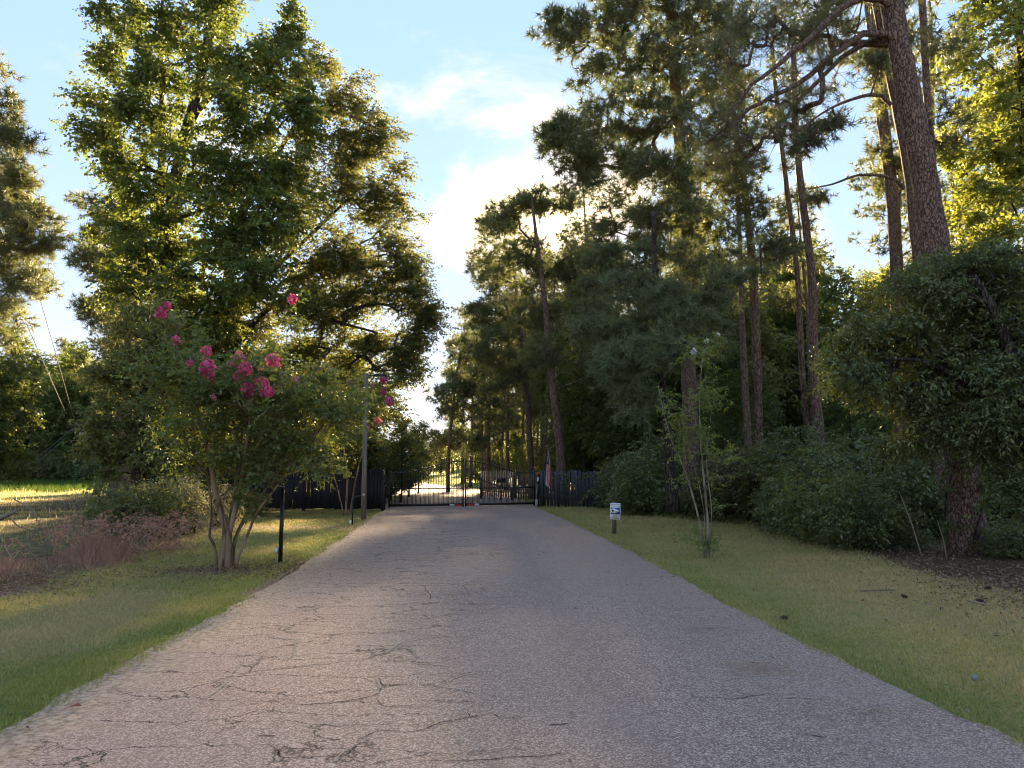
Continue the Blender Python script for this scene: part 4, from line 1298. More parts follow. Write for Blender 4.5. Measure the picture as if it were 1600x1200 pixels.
make_tree('sweetgum_tree', 'yellow green backlit sweetgum at the top right corner',
          [stem_px([(1640, 850), (1632, 600), (1620, 350), (1600, 150), (1590, 0), (1585, -80)], 0.22, 0.07, 0.5, D)],
          blobs([(1570, 20, 50, 50, D, 1.4, 36), (1540, 90, 40, 34, D, 1.2, 22), (1600, 110, 50, 60, D, 1.6, 36), (1530, 160, 40, 36, D, 1.2, 26), (1580, 200, 50, 50, D, 1.5, 36), (1525, 240, 40, 34, D, 1.2, 26),
                 (1570, 280, 60, 46, D, 1.6, 40), (1510, 310, 34, 34, D, 1.2, 20), (1560, 360, 60, 40, D, 1.6, 36), (1500, 370, 34, 30, D, 1.2, 16), (1600, -50, 60, 40, D, 1.6, 20), (1640, 250, 50, 150, D, 1.5, 40)], rg, dens=1.25),
          61, 'leaf', 'bark_dark', 'leaf_yellow', lk=dict(twigs=5, per=9, tlen=0.42, leaf=0.11, wid=0.85, droop=0.3, bias=0.15), gk=dict(upk=0.8, rt=0.006))

# pine whose crown enters from the left edge, tree below it
D = 24
make_tree('edge_pine', 'tan lit pine whose boughs enter from the left edge of the picture',
          [stem_px([(-70, 800), (-60, 600), (-50, 400), (-40, 200), (-30, 80)], 0.24, 0.08, 0.5, D)],
          blobs([(5, 180, 24, 34, D, 1.2, 18), (15, 230, 34, 26, D, 1.4, 24), (30, 290, 36, 26, D, 1.4, 26), (10, 320, 40, 36, D, 1.5, 30), (45, 355, 40, 30, D, 1.5, 34), (60, 385, 30, 18, D, 1.2, 14), (10, 400, 40, 36, D, 1.5, 30),
                 (25, 440, 34, 26, D, 1.4, 22), (5, 480, 30, 34, D, 1.4, 20), (-40, 300, 60, 150, D, 1.5, 50), (10, 520, 20, 20, D, 1.2, 8), (-20, 130, 30, 40, D, 1.2, 14)], rg),
          62, 'pine', 'bark_far', 'needle_far', lk=dict(tufts=5, per=16, tlen=0.34, nlen=0.25, wid=0.025, bias=0.25), gk=dict(upk=0.3, rt=0.006), clear=4)
D = 30
make_tree('broadleaf_tree', 'yellow tinged broadleaf tree cut by the left edge under the pine boughs',
          [stem_px([(-30, 790), (-24, 700), (-14, 620), (-5, 560)], 0.15, 0.05, 0.4, D)],
          blobs([(0, 580, 30, 36, D, 1.5, 36), (10, 630, 34, 34, D, 1.5, 36), (-5, 680, 40, 36, D, 1.5, 36), (15, 720, 26, 24, D, 1.4, 20), (-50, 640, 40, 100, D, 1.5, 40)], rg),
          63, 'leaf', 'bark_dark', 'leaf_gum', lk=dict(twigs=5, per=9, tlen=0.42, leaf=0.12, wid=0.7))

# ------------------------------------------------------------------ prototypes for the woods
def proto_stem(h, r0, r1, lean, rng, step=0.7):
    n = 6
    z = np.linspace(0, h, n)
    x = lean * (z / h) ** 1.5 + np.cumsum(rng.standard_normal(n)) * 0.06
    y = np.cumsum(rng.standard_normal(n)) * 0.06
    x -= x[0]
    y -= y[0]
    r = r0 + (r1 - r0) * (z / h) ** 0.8
    return spline(np.stack([x, y, z, r], 1), step)


def ell(rng, c, r, n, shell=2.4):
    u = unit(rng.standard_normal((n, 3))) * (rng.random(n) ** (1 / shell))[:, None]
    return np.array(c) + u * np.array(r)


def proto_pine(seed, h, start, rad, n, label, group):
    rng = np.random.default_rng(seed)
    s = proto_stem(h, 0.011 * h, 0.04, rng.normal() * 0.6, rng)
    att = []
    z = start * h
    while z < h - 0.3:
        f = (z - start * h) / (h * (1 - start))
        R = rad * (0.55 + 0.9 * f) * (1 - f) ** 0.6 + 0.35
        for _ in range(max(2, int(n * (1 - start) * 0.10))):
            a = rng.random() * 6.28
            rr = R * (0.45 + 0.6 * rng.random())
            xy = np.array((math.cos(a) * rr, math.sin(a) * rr))
            k = int(np.argmin(np.abs(s[:, 2] - z)))
            c = np.array((s[k, 0] + xy[0], s[k, 1] + xy[1], z + 0.25 * rr + rng.normal() * 0.3))
            m = rng.integers(8, 14)
            att.append(c + rng.standard_normal((m, 3)) * np.array((0.45, 0.45, 0.18)))
        z += 0.75 + 0.5 * rng.random()
    att = np.concatenate(att)
    return make_tree('forest_pine', label, [s], att, seed + 100, 'pine', 'bark_far', 'needle_far', group=group, clear=start * h - 0.5,
                     lk=dict(tufts=5, per=14, tlen=0.42, nlen=0.32, wid=0.042), gk=dict(upk=0.3, rt=0.008, sag=0.04))


def proto_broad(seed, h, rad, n, mat, label, group, name='understory_tree', low=0.25, leaf=0.12, wid=0.65, stems=1, droop=0.25):
    rng = np.random.default_rng(seed)
    ss = [proto_stem(h * 0.8, 0.013 * h + 0.02, 0.025, rng.normal() * 0.5, rng, 0.5) for _ in range(stems)]
    att = []
    nb = 14
    for k in range(nb):
        f = low + (1 - low) * (k + 0.5) / nb
        R = rad * math.sin(math.pi * min(0.97, 0.12 + 0.86 * (f - low) / (1 - low))) ** 0.7
        a = k * 2.4 + rng.normal() * 0.4
        c = (math.cos(a) * R * 0.6, math.sin(a) * R * 0.6, f * h)
        att.append(ell(rng, c, (R * 0.5 + 0.3, R * 0.5 + 0.3, h * 0.07 + 0.2), max(4, int(1.4 * n / nb))))
    att = np.concatenate(att)
    return make_tree(name, label, ss, att, seed + 100, 'leaf', 'bark_dark', mat, group=group, clear=0.2 * h,
                     lk=dict(twigs=5, per=9, tlen=0.45, leaf=leaf * 1.15, wid=wid * 1.1, droop=droop), gk=dict(rt=0.006, step=0.6))


def proto_shrub(seed, h, rad, n, mat, label, group, name='shrub', leaf=0.085, wid=0.6, cat='shrub', tlen=0.28):
    rng = np.random.default_rng(seed)
    ss = []
    for k in range(5):
        a = k * 1.26 + rng.normal() * 0.2
        e = rng.random() * 0.6 + 0.2
        pts = np.array([(0.1 * math.cos(a), 0.1 * math.sin(a), 0, 0.02), (0.3 * e * rad * math.cos(a), 0.3 * e * rad * math.sin(a), 0.35 * h, 0.014), (0.6 * e * rad * math.cos(a), 0.6 * e * rad * math.sin(a), 0.75 * h, 0.007)])
        ss.append(spline(pts, 0.2))
    att = ell(rng, (0, 0, h * 0.45), (rad, rad, h * 0.52), n, 2.8)
    att += 0.12 * rad * np.sin(att[:, [1, 2, 0]] * 3.1 / max(0.5, rad) + seed)
    att = att[att[:, 2] > 0.05]
    return make_tree(name, label, ss, att, seed + 100, 'leaf', 'bark_dark', mat, group=group, cat=cat, crown='foliage', trunk='stems',
                     lk=dict(twigs=4, per=8, tlen=tlen, leaf=leaf, wid=wid, droop=0.25, flat=0.8), gk=dict(rt=0.003, step=0.25, upk=0.8))


HID = []
GP, GB, GS, GF, GL = ('pines deep in the right-hand wood', 'leafy trees filling the right-hand wood', 'bushes along the right-hand wood edge', 'trees of the far left tree line', 'trees at the far bend of the road')
LP = 'slim pine in the shaded wood behind the roadside thicket, right of the road'
LB = 'leafy understory tree filling the shade between the pine trunks on the right'
LS = 'bush in the second row of the thicket, behind those on the lawn edge'
LF = 'tree in the even green tree line beyond the clearing on the far left'
LG = 'small sunlit tree at the bend of the road far beyond the gate'
protos_p = [proto_pine(200 + k, h, s, r, n, LP, GP) for k, (h, s, r, n) in enumerate([(21, 0.55, 2.2, 60), (18.5, 0.5, 2.0, 60), (16, 0.42, 2.0, 56), (19, 0.62, 1.7, 50)])]
protos_b = [proto_broad(220 + k, h, r, n, m, LB, GB, low=lo) for k, (h, r, n, m, lo) in enumerate([(7.5, 2.4, 300, 'leaf_shrub', 0.15), (6.0, 2.2, 280, 'leaf_oak', 0.12), (9.5, 2.6, 320, 'leaf_gum', 0.22), (5.0, 2.0, 240, 'leaf_dark', 0.1)])]
protos_s = [proto_shrub(240 + k, h, r, n, m, LS, GS) for k, (h, r, n, m) in enumerate([(1.5, 0.95, 170, 'leaf_shrub'), (1.1, 0.9, 150, 'leaf_dark'), (2.0, 1.1, 210, 'leaf_dark'), (1.7, 1.0, 160, 'leaf_brownish')])]
used = set()


def put(pl, k, x, y, rz, s, label=None, group=None, tilt=(0, 0), sink=0.03):
    """The first call with a prototype moves the prototype itself; later ones copy it."""
    p = pl[k % len(pl)]
    loc = (x, y, hz(x, y) - sink)
    sc = (s, s, s) if np.isscalar(s) else s
    if p.name in used:
        return dup(p, loc, rz, sc, label, group, tilt)
    used.add(p.name)
    p.location = loc
    p.rotation_euler = (tilt[0], tilt[1], rz)
    p.scale = sc
    if label:
        p['label'] = label
    if group:
        p['group'] = group
    return p


rnd = random.Random(77)


def spot(x, y):
    px = 800 + x / y * 1200
    if px < 960:
        w = 'behind the slate fence'
    elif px < 1060:
        w = 'between the slate fence and the big shaggy pine'
    elif px < 1200:
        w = 'between the shaggy pine and the straight reddish trunk'
    elif px < 1340:
        w = 'around the leaning pair of trunks'
    else:
        w = 'behind the dark overhanging oak'
    return w


def scatter(n, xr, yr, mind, ok, pts):
    out = []
    tries = 0
    while len(out) < n and tries < n * 60:
        tries += 1
        x, y = rnd.uniform(*xr), rnd.uniform(*yr)
        if not ok(x, y):
            continue
        if any((x - a) ** 2 + (y - b) ** 2 < mind * mind for a, b in pts):
            continue
        pts.append((x, y))
        out.append((x, y))
    return out


def in_view(x, y, m=0.06):
    return abs(x / y) < 0.667 + m


occupied = []
# right wood: pines, then leafy trees
for (x, y) in scatter(95, (4, 62), (25, 88), 2.0, lambda x, y: x > wood_x(min(y, 40)) + 2.2 and x > road_r(y) + 4.5 and in_view(x, y) and not (y < 40 and 880 < 800 + x / y * 1200 < 1120 and y < 30), occupied):
    far = y > 40
    put(protos_p, rnd.randrange(4), x, y, rnd.uniform(0, 6.28), label=('slim wood pine ' if y < 48 else 'distant wood pine ') + spot(x, y), s=rnd.uniform(0.72, 1.0) * (1.0 if not (1120 < 800 + x / y * 1200 < 1420) else 0.82), tilt=(rnd.gauss(0, 0.02), rnd.gauss(0, 0.02)))
occ2 = []
for (x, y) in scatter(96, (3.5, 58), (21, 84), 2.2, lambda x, y: x > wood_x(min(y, 40)) + 1.6 and x > road_r(y) + 4.0 and in_view(x, y), occ2):
    px = 800 + x / y * 1200
    k = rnd.randrange(4)
    s = rnd.uniform(0.6, 1.1) * (0.62 if y < 30 else 1.0)
    put(protos_b, k, x, y, rnd.uniform(0, 6.28), s, label=('leafy understory tree ' if y < 45 else 'distant leafy wood tree ') + spot(x, y))
for (x, y) in scatter(24, (6, 40), (34, 58), 2.6, lambda x, y: 0.27 < x / y < 0.56, []):
    put(protos_b, (2, 0, 2, 1)[rnd.randrange(4)], x, y, rnd.uniform(0, 6.28), (1.25, 1.25, rnd.uniform(1.25, 1.7)), label='tall leafy wood tree closing the view ' + spot(x, y))
for (x, y) in scatter(16, (3, 14), (38, 60), 2.2, lambda x, y: 0.07 < x / y < 0.27 and x > road_r(y) + 4, []):
    put(protos_b, (2, 0)[rnd.randrange(2)], x, y, rnd.uniform(0, 6.28), (1.1, 1.1, rnd.uniform(0.9, 1.4)), label='tall leafy wood tree closing the view ' + spot(x, y))
# right side beyond the gate along the road
for (x, y) in scatter(16, (-3, 8), (47, 82), 2.2, lambda x, y: road_r(y) + 3.0 < x < road_r(y) + 7, occupied):
    put(protos_p, rnd.randrange(4), x, y, rnd.uniform(0, 6.28), rnd.uniform(0.7, 0.9), label='roadside pine in the row along the right verge beyond the gate', group='pines along the road beyond the gate')
for (x, y) in scatter(12, (-3, 8), (44, 84), 2.0, lambda x, y: road_r(y) + 2.6 < x < road_r(y) + 7, occ2):
    put(protos_b, rnd.randrange(4), x, y, rnd.uniform(0, 6.28), rnd.uniform(0.5, 0.8), label='leafy young tree on the right verge beyond the gate', group='young trees along the road beyond the gate')
for (x, y) in scatter(34, (-22, 4), (82, 205), 3.0, lambda x, y: -0.094 < x / y < 0.03 and x > road_r(y) + 2.5, occupied):
    pl_, k_ = (protos_p, 0.85) if rnd.random() < 0.45 else (protos_b, 1.0)
    put(pl_, rnd.randrange(4), x, y, rnd.uniform(0, 6.28), rnd.uniform(0.8, 1.1) * k_, label='tree in the dark wood seen through the middle of the gate, where the road bends', group='wood inside the road bend')
for px, D_, k_, s_ in ((764, 58, 1, 0.95), (792, 62, 3, 0.95), (818, 70, 1, 0.95), (735, 74, 2, 0.9), (846, 56, 3, 0.95)):  # pines added to block sun leaking onto the road
    x = (px - 800) / 1200 * D_
    put(protos_p, k_, x, D_, px * 0.7, s_, label='tall pine added to block the sun, in the close stand over the right half of the gate', group='added sun-blocking pines beyond the gate')
# thicket along the right edge of the lawn
TH = [(975, 799, 1.1, 2), (993, 806, 0.9, 0), (1022, 808, 1.1, 2), (1045, 808, 1.1, 0), (1080, 812, 1.0, 1), (1120, 816, 1.0, 3), (1160, 820, 1.3, 3), (1205, 824, 1.35, 3), (1250, 838, 1.05, 0), (1290, 850, 1.0, 2), (1330, 862, 0.9, 0),
      (1370, 872, 0.8, 2), (1410, 872, 0.6, 3), (1447, 868, 0.4, 1), (1572, 862, 0.45, 1), (1625, 885, 0.6, 1), (1180, 812, 1.6, 3), (1110, 808, 1.5, 2), (1060, 800, 1.6, 0), (1270, 830, 1.5, 0), (1330, 842, 1.3, 0), (1390, 850, 1.2, 2),
      (1220, 815, 1.5, 1), (1015, 797, 1.5, 2), (990, 795, 1.5, 0), (1640, 840, 0.9, 2)]
TH_LAB = ['dark vine hung bush swallowing the right end of the slate fence', 'bush between the slate fence end and the white sign', 'dark bush right behind the white lawn sign', 'bush just right of the white lawn sign, facing the lawn', 'low bush behind the left stems of the white flowered sapling', 'thin brownish bush just right of the white flowered sapling', "brownish thin bush, first right of the sapling's neighbour", 'large brownish bush in the middle of the right thicket', 'green bush jutting onto the lawn under the leaning trunk pair', 'dark bush jutting onto the lawn right of the leaning trunk pair', 'mid green bush leaning over the lawn left of the dark oak', 'dark low bush under the left boughs of the dark oak', 'brownish low bush at the corner where the lawn meets the dark oak', 'small bush left of the dark pine foot', 'small bush right of the dark pine foot', 'small bush at the right edge of the picture under the oak']
for ti_, (px, py, s, k) in enumerate(TH):
    g = gnd(px, py)
    s *= rnd.uniform(0.9, 1.1)
    put(protos_s, k, g[0], g[1] + 0.6, rnd.uniform(0, 6.28), (s * 1.05, s * 1.05, s), label=TH_LAB[ti_] if ti_ < len(TH_LAB) else None)
for (x, y) in scatter(50, (4, 34), (12, 48), 1.3, lambda x, y: x > wood_x(min(y, 40)) + 1.5 and in_view(x, y, 0.0) and x > road_r(y) + 4 and not (y < 36 and x / y < 0.16), []):
    if y < 17 and x / y > 0.5:
        continue
    s = rnd.uniform(0.9, 1.6) if y > 18 else rnd.uniform(0.5, 0.8)
    put(protos_s, rnd.randrange(4), x, y, rnd.uniform(0, 6.28), s, label='undergrowth bush in the wood ' + spot(x, y))
# left: far tree line, woods behind the left group, trees beyond the gate on the left
for (x, y) in scatter(74, (-84, -26), (96, 120), 2.6, lambda x, y: in_view(x, y, 0.05) and x / y < -0.36, []):
    pl = protos_b if rnd.random() < 0.62 else protos_p
    s = rnd.uniform(1.5, 2.0) if pl is protos_b else rnd.uniform(0.75, 0.95)
    put(pl, rnd.randrange(4), x, y, rnd.uniform(0, 6.28), s, label=LF, group=GF)
for k in range(20):  # bushes added to stop sun slipping in under the far crowns
    x = -72 + 2.3 * k + rnd.uniform(-0.8, 0.8)
    put(protos_s, k, x, 93 + rnd.uniform(-1.5, 1.5), k * 1.3, rnd.uniform(1.7, 2.6), label='big bush added to block low sun at the foot of the far left tree line', group='added sun-blocking bushes along the far left tree line')
occ3 = []
for (x, y) in scatter(34, (-34, -8), (36, 66), 2.3, lambda x, y: road_l(y) - x > 3.0 and -0.47 < x / y < -0.15 and in_view(x, y), occ3):
    put(protos_b, rnd.randrange(4), x, y, rnd.uniform(0, 6.28), rnd.uniform(0.6, 1.05), label='leafy tree in the clump behind the left sweetgum and the black fence', group='trees behind the left group')
for (x, y) in scatter(14, (-36, -12), (36, 60), 2.6, lambda x, y: -0.52 < x / y < -0.27, occ3):
    put(protos_p, rnd.randrange(4), x, y, rnd.uniform(0, 6.28), rnd.uniform(0.6, 0.85), label='pine standing in the clump behind the left sweetgum', group='pines behind the left group')
for px, D_, s, k in [(628, 38, 0.42, 2), (612, 41, 0.5, 1), (640, 46, 0.5, 0), (600, 47, 0.7, 3), (655, 53, 0.5, 2), (585, 36, 0.5, 1), (560, 37, 0.55, 0)]:
    x = (px - 800) / 1200 * D_
    put(protos_b, k, x, D_, rnd.uniform(0, 6.28), s, label='small light green tree on the left verge just past the gate', group='small trees past the gate on the left')
for (x, y) in scatter(34, (-62, 10), (212, 250), 3.4, lambda x, y: True, []):
    put(protos_b, rnd.randrange(4), x, y, rnd.uniform(0, 6.28), rnd.uniform(0.8, 1.35), label=LG, group=GL)

# shrubs on the left
def one_shrub(px, py, h, rad, n, mat, seed, label, **kw):
    s = proto_shrub(seed, h, rad, n, mat, label, None, **kw)
    g = gnd(px, py)
    s.location = (g[0], g[1], hz(g[0], g[1]) - 0.03)
    return s


one_shrub(205, 846, 1.4, 0.95, 330, 'leaf_shrub', 301, 'dark green bush beside the brown dead brush on the left', leaf=0.065)
one_shrub(245, 838, 1.4, 0.8, 240, 'leaf_shrub', 302, 'olive green bush between the dark bush and the pale sunlit one', leaf=0.06)
one_shrub(285, 836, 1.4, 0.65, 240, 'leaf_sunlit', 303, 'pale sunlit bush left of the crape myrtle stems', leaf=0.055)
one_shrub(345, 822, 1.2, 0.7, 200, 'leaf_sunlit', 304, 'pale sunlit-coloured bush seen between the crape myrtle stems', leaf=0.055)
one_shrub(390, 806, 0.9, 0.7, 160, 'leaf_shrub', 305, 'low green bush against the left end of the black fence', leaf=0.07)

# ------------------------------------------------------------------ gate, posts and fences
GLp, GRp = gnd(607, 794.5), gnd(836, 790.5)
GC = (GLp + GRp) / 2
gdir = unit(GRp - GLp)
LEN = np.linalg.norm(GRp - GLp) / 2
grz = math.atan2(gdir[1], gdir[0])


def loop_bar(r, h):
    """Square bar with a spear tip, foot at the origin."""
    b = MB()
    b.box((0, 0, h / 2), (r * 2, r * 2, h))
    v = [(-r * 1.7, -r, h), (r * 1.7, -r, h), (r * 1.7, r, h), (-r * 1.7, r, h), (0, 0, h + 0.09)]
    b.add(v, f3=[(0, 1, 4), (1, 2, 4), (2, 3, 4), (3, 0, 4)], f4=[(3, 2, 1, 0)])
    return b.mesh('bar', M['black_iron'])


bar_me = loop_bar(0.010, 1.0)
sb = MB()
sb.box((0, 0, 0.34), (0.014, 0.014, 0.68))
short_me = sb.mesh('short_bar', M['black_iron'])


def rail_h(t):
    """Top rail height from the hinge (t = 0) to the meeting stile (t = 1)."""
    return 1.46 + 0.50 * float(sstep(0.12, 0.97, t))


def gate_leaf(sign, label):
    hinge = GLp if sign > 0 else GRp
    root = thing('gate_leaf', label, 'gate', (hinge[0], hinge[1], 0.02), grz if sign > 0 else grz + math.pi, 'double driveway gate')
    L = LEN - 0.025
    b = MB()
    b.box((0.035, 0, 0.80), (0.07, 0.05, 1.60))
    b.box((L - 0.03, 0, 1.04), (0.06, 0.05, 2.08))
    b.build('stile', M['black_iron'], root)
    for nm, z, hh in (('bottom_rail', 0.10, 0.10), ('middle_rail', 0.80, 0.045)):
        b = MB()
        b.box((L / 2, 0, z), (L - 0.13, 0.042, hh))
        b.build(nm, M['black_iron'], root)
    for off in (0.0, -0.16):
        b = MB()
        n = 24
        q = np.array([(0.07 + (L - 0.13) * k / (n - 1), 0, rail_h(k / (n - 1)) + off) for k in range(n)])
        b.tube(q, 0.020, 4)
        b.build('top_rail', M['black_iron'], root)
        break
    n = 28
    for k in range(n):
        t = (k + 0.5) / n
        x = 0.07 + (L - 0.13) * t
        o = link('bar', bar_me, root, (x, 0, 0.14), None, (1, 1, rail_h(t) - 0.02))
        link('short_bar', short_me, root, (x + (L - 0.13) / n / 2, 0, 0.13))
    # striped reflector on the bottom rail by the meeting stile
    for k, (m, x0, w) in enumerate((('red_reflector', L - 0.26, 0.34), ('white_plate', L - 0.54, 0.20))):
        b = MB()
        b.box((x0, -0.03 * sign, 0.085), (w, 0.02, 0.085))
        o = b.build('reflector', M[m], root)
        o['label'] = 'red reflector strip' if k == 0 else 'white reflector strip'
    if sign > 0:
        b = MB()
        b.box((-0.02, -0.06, 0.62), (0.10, 0.12, 0.44))
        b.box((0.12, -0.05, 0.72), (0.20, 0.04, 0.05))
        b.build('gate_closer', M['black_plastic'], root)
        b = MB()
        b.box((L - 0.012, -0.030, 1.0), (0.014, 0.01, 1.85))
        b.build('stop_strip', M['grey_box'], root)
    else:
        b = MB()
        b.tube([(0.10, 0.09, 0.82), (0.55, 0.08, 0.82), (1.15, 0.06, 0.80)], [0.05, 0.045, 0.028], 10)
        b.build('operator_arm', M['black_plastic'], root)
    return root


gate_leaf(1, 'left leaf of the black iron gate, spear topped bars rising towards the middle')
gate_leaf(-1, 'right leaf of the black iron gate, with the opener arm near its hinge')


def gate_post(px, py, label, h, w, extra=None):
    g = gnd(px, py)
    root = thing('gate_post', label, 'gate post', (g[0], g[1], -0.02), grz)
    b = MB()
    b.box((0, 0, h / 2), (w, w, h))
    b.build('post', M['black_iron'], root)
    b = MB()
    b.box((0, 0, h + 0.012), (w * 1.15, w * 1.15, 0.024))
    b.add([(-w / 2, -w / 2, h + 0.024), (w / 2, -w / 2, h + 0.024), (w / 2, w / 2, h + 0.024), (-w / 2, w / 2, h + 0.024), (0, 0, h + 0.08)], f3=[(0, 1, 4), (1, 2, 4), (2, 3, 4), (3, 0, 4)])
    b.build('cap', M['black_iron'], root)
    for z in (0.35, 1.1):
        b = MB()
        b.tube([(0.0, -w * 0.6, z - 0.05), (0, -w * 0.6, z + 0.05)], 0.025, 8)
        b.box((0, -w * 0.55, z), (w * 0.9, 0.02, 0.05))
        b.build('hinge', M['black_iron'], root)
    return root


gp1 = gate_post(599.5, 797.5, 'black gate post at the end of the picket fence', 1.62, 0.11)
gp2 = gate_post(840, 792, 'black gate post with red and white reflector beside the slate fence', 1.40, 0.14)
b = MB()
b.box((-0.01, -0.085, 1.42), (0.085, 0.02, 0.22))
o = b.build('reflector', M['red_reflector'], gp2)
o['label'] = 'red upper reflector'
b = MB()
b.box((-0.01, -0.085, 1.21), (0.075, 0.02, 0.18))
o = b.build('reflector', M['white_plate'], gp2)
o['label'] = 'white lower reflector'
b = MB()
b.box((-0.10, -0.11, 0.16), (0.10, 0.10, 0.36))
b.build('junction_box', M['grey_box'], gp2)
b = MB()
b.tube([(-0.09, -0.10, 0.3), (-0.08, -0.09, 0.7), (-0.05, -0.09, 1.0)], 0.016, 6)
b.build('conduit', M['grey_box'], gp2)


def board_mesh(w, h, t, name, mat, dog=0.02, rng=None):
    """Fence board with clipped top corners."""
    d = dog
    p = [(-w / 2, 0), (w / 2, 0), (w / 2, h - d), (w / 2 - d, h), (-w / 2 + d, h), (-w / 2, h - d)]
    v = [(x, -t / 2, z) for x, z in p] + [(x, t / 2, z) for x, z in p]
    b = MB()
    b.add(v, f4=[(k, (k + 1) % 6, (k + 1) % 6 + 6, k + 6) for k in range(6)] + [(3, 2, 1, 0), (5, 4, 3, 0), (6, 7, 8, 9), (6, 9, 10, 11)])
    return b.mesh(name, M[mat])


def fence(p0, p1, n, h, w, mat, name, label, group=None, post_gap=2.4, lift=0.1, part='picket', seed=1, back=1, gap_jit=0.006, rails=(0.35, 1.3)):
    """Boards nailed on rails; back=1 puts the rails on the far side."""
    r = random.Random(seed)
    p0, p1 = np.array(p0), np.array(p1)
    L = np.linalg.norm((p1 - p0)[:2])
    rz = math.atan2(p1[1] - p0[1], p1[0] - p0[0])
    root = thing(name, label, 'fence', (p0[0], p0[1], hz(p0[0], p0[1])), rz, group)
    mes = [board_mesh(w + r.uniform(-0.006, 0.006), h, 0.018, part, mat, r.uniform(0.012, 0.03)) for _ in range(5)]
    for k in range(n):
        x = (k + 0.5) / n * L + r.uniform(-gap_jit, gap_jit)
        link(part, mes[k % 5], root, (x, r.uniform(-0.004, 0.004), lift + r.uniform(-0.02, 0.02)), (r.gauss(0, 0.006), r.gauss(0, 0.008), r.gauss(0, 0.01)), (1, 1, 1 + r.uniform(-0.02, 0.02)))
    for z in rails:
        b = MB()
        b.box((L / 2, 0.036 * back, z * h / 1.6 + lift), (L, 0.038, 0.085))
        b.build('rail', M[mat], root)
    m = max(2, int(L / post_gap) + 1)
    for k in range(m):
        b = MB()
        b.box((0.06 + (L - 0.12) * k / (m - 1), 0.105 * back, (h + lift) / 2 - 0.12), (0.09, 0.09, h + lift + 0.2))
        b.build('post', M[mat], root)
    return root


fl = fence(gnd(330, 801) + np.array((0, 1.2, 0)), gnd(598, 799.5) + np.array((0, 0.1, 0)), 46, 1.53, 0.141, 'fence_dark', 'picket_fence', 'black stained picket fence with slits of light between its boards, left of the gate', lift=0.10, seed=3, rails=(0.45, 1.25))
g = gnd(593.5, 798)
b = MB()
b.box((0, 0, 0), (0.10, 0.035, 0.12))
kp = b.build('keypad', M['white_plate'])
kp.location = (g[0], g[1] - 0.03, 0.98)
tag(kp, 'small white box on the gate end of the black picket fence', 'keypad')
b = MB()
b.box((0, -0.021, 0.0), (0.06, 0.006, 0.07))
b.build('key_panel', M['grey_box'], kp)
fr = fence(gnd(843.5, 791), gnd(960, 797) + np.array((0.4, 0, 0)), 23, 1.52, 0.160, 'fence_blue', 'board_fence', 'slate grey board fence right of the gate with a vine creeping over it', lift=0.04, part='board', seed=4, gap_jit=0.003)

# vine creeping over the slate fence
b = MB()
tbv = MB()
rv = np.random.default_rng(91)
for pts in ([(862, 751), (868, 744), (880, 743), (884, 752), (880, 758), (893, 760), (902, 748), (912, 742), (928, 744)], [(905, 790), (914, 778), (918, 768), (930, 762), (938, 755)], [(878, 758), (886, 748), (884, 742)], [(930, 744), (940, 736), (950, 745)]):
    q = np.array([at(x, y, 33.35 - (x - 843) * 0.0125) for x, y in pts])
    q = spline(np.concatenate([q, np.full((len(q), 1), 0.012)], 1), 0.1)
    tbv.tube(q[:, :3], 0.010, 5)
    A = q[::1, :3]
    leafage(b, A, unit(rv.standard_normal((len(A), 3)) - np.array((0, 0.4, 0))), rv, twigs=2, per=4, tlen=0.10, leaf=0.09, wid=0.9, droop=0.4)
vine = thing('vine', 'dark leafy vine trailing across the slate board fence', 'vine', tuple(at(880, 792, 33)))
loc = np.array(vine.location)
for mb_, nm, mt in ((tbv, 'stem', 'bark_dark'), (b, 'foliage', 'leaf_dark')):
    mb_.v = [x - loc for x in mb_.v]
    mb_.build(nm, M[mt], vine)

# pale board fence, drop-arm and letter box beyond the gate
tf = fence(at(750, 768, 47) * np.array((1, 1, 0)), at(800, 772, 44) * np.array((1, 1, 0)), 14, 1.5, 0.135, 'fence_tan', 'board_fence', 'short unpainted tan board fence seen through the right gate leaf', lift=0.05, part='board', seed=6, gap_jit=0.004)
tf2 = fence(at(801, 772, 44) * np.array((1, 1, 0)), at(836, 776, 41) * np.array((1, 1, 0)), 9, 1.35, 0.135, 'post_wood', 'board_fence', 'greyed brown board fence in deep shade right of the tan one', lift=0.05, part='board', seed=7, gap_jit=0.004)
g = at(783, 775, 41.5)
mbx = thing('mailbox', 'dark mailbox on a post seen through the right gate leaf', 'mailbox', (g[0], g[1], hz(g[0], g[1])), 0.15)
b = MB()
b.box((0, 0, 0.48), (0.09, 0.09, 0.96))
b.build('post', M['post_wood'], mbx)
b = MB()
n = 9
prof = [(-0.10, 0.96), (0.10, 0.96), (0.10, 1.08)] + [(0.10 * math.cos(a), 1.08 + 0.10 * math.sin(a)) for a in np.linspace(0.3, math.pi - 0.3, n)] + [(-0.10, 1.08)]
k = len(prof)
v = [(-0.24, y, z) for y, z in prof] + [(0.24, y, z) for y, z in prof] + [(-0.24, 0, 1.05), (0.24, 0, 1.05)]
b.add(v, f4=[(i, (i + 1) % k, (i + 1) % k + k, i + k) for i in range(k)], f3=[((i + 1) % k, i, 2 * k) for i in range(k)] + [(i + k, (i + 1) % k + k, 2 * k + 1) for i in range(k)])
b.build('box', M['black_plastic'], mbx)
b = MB()
b.box((0, -0.11, 1.15), (0.03, 0.012, 0.12))
b.build('signal_flag', M['red_reflector'], mbx)
p0, p1 = at(752, 750, 43), at(800, 766, 41)
pm = (p0 * 1)
rail = thing('barrier_pole', 'dark slanting pole crossing in front of the tan fence beyond the gate', 'barrier pole', (p0[0], p0[1], hz(p0[0], p0[1])))
b = MB()
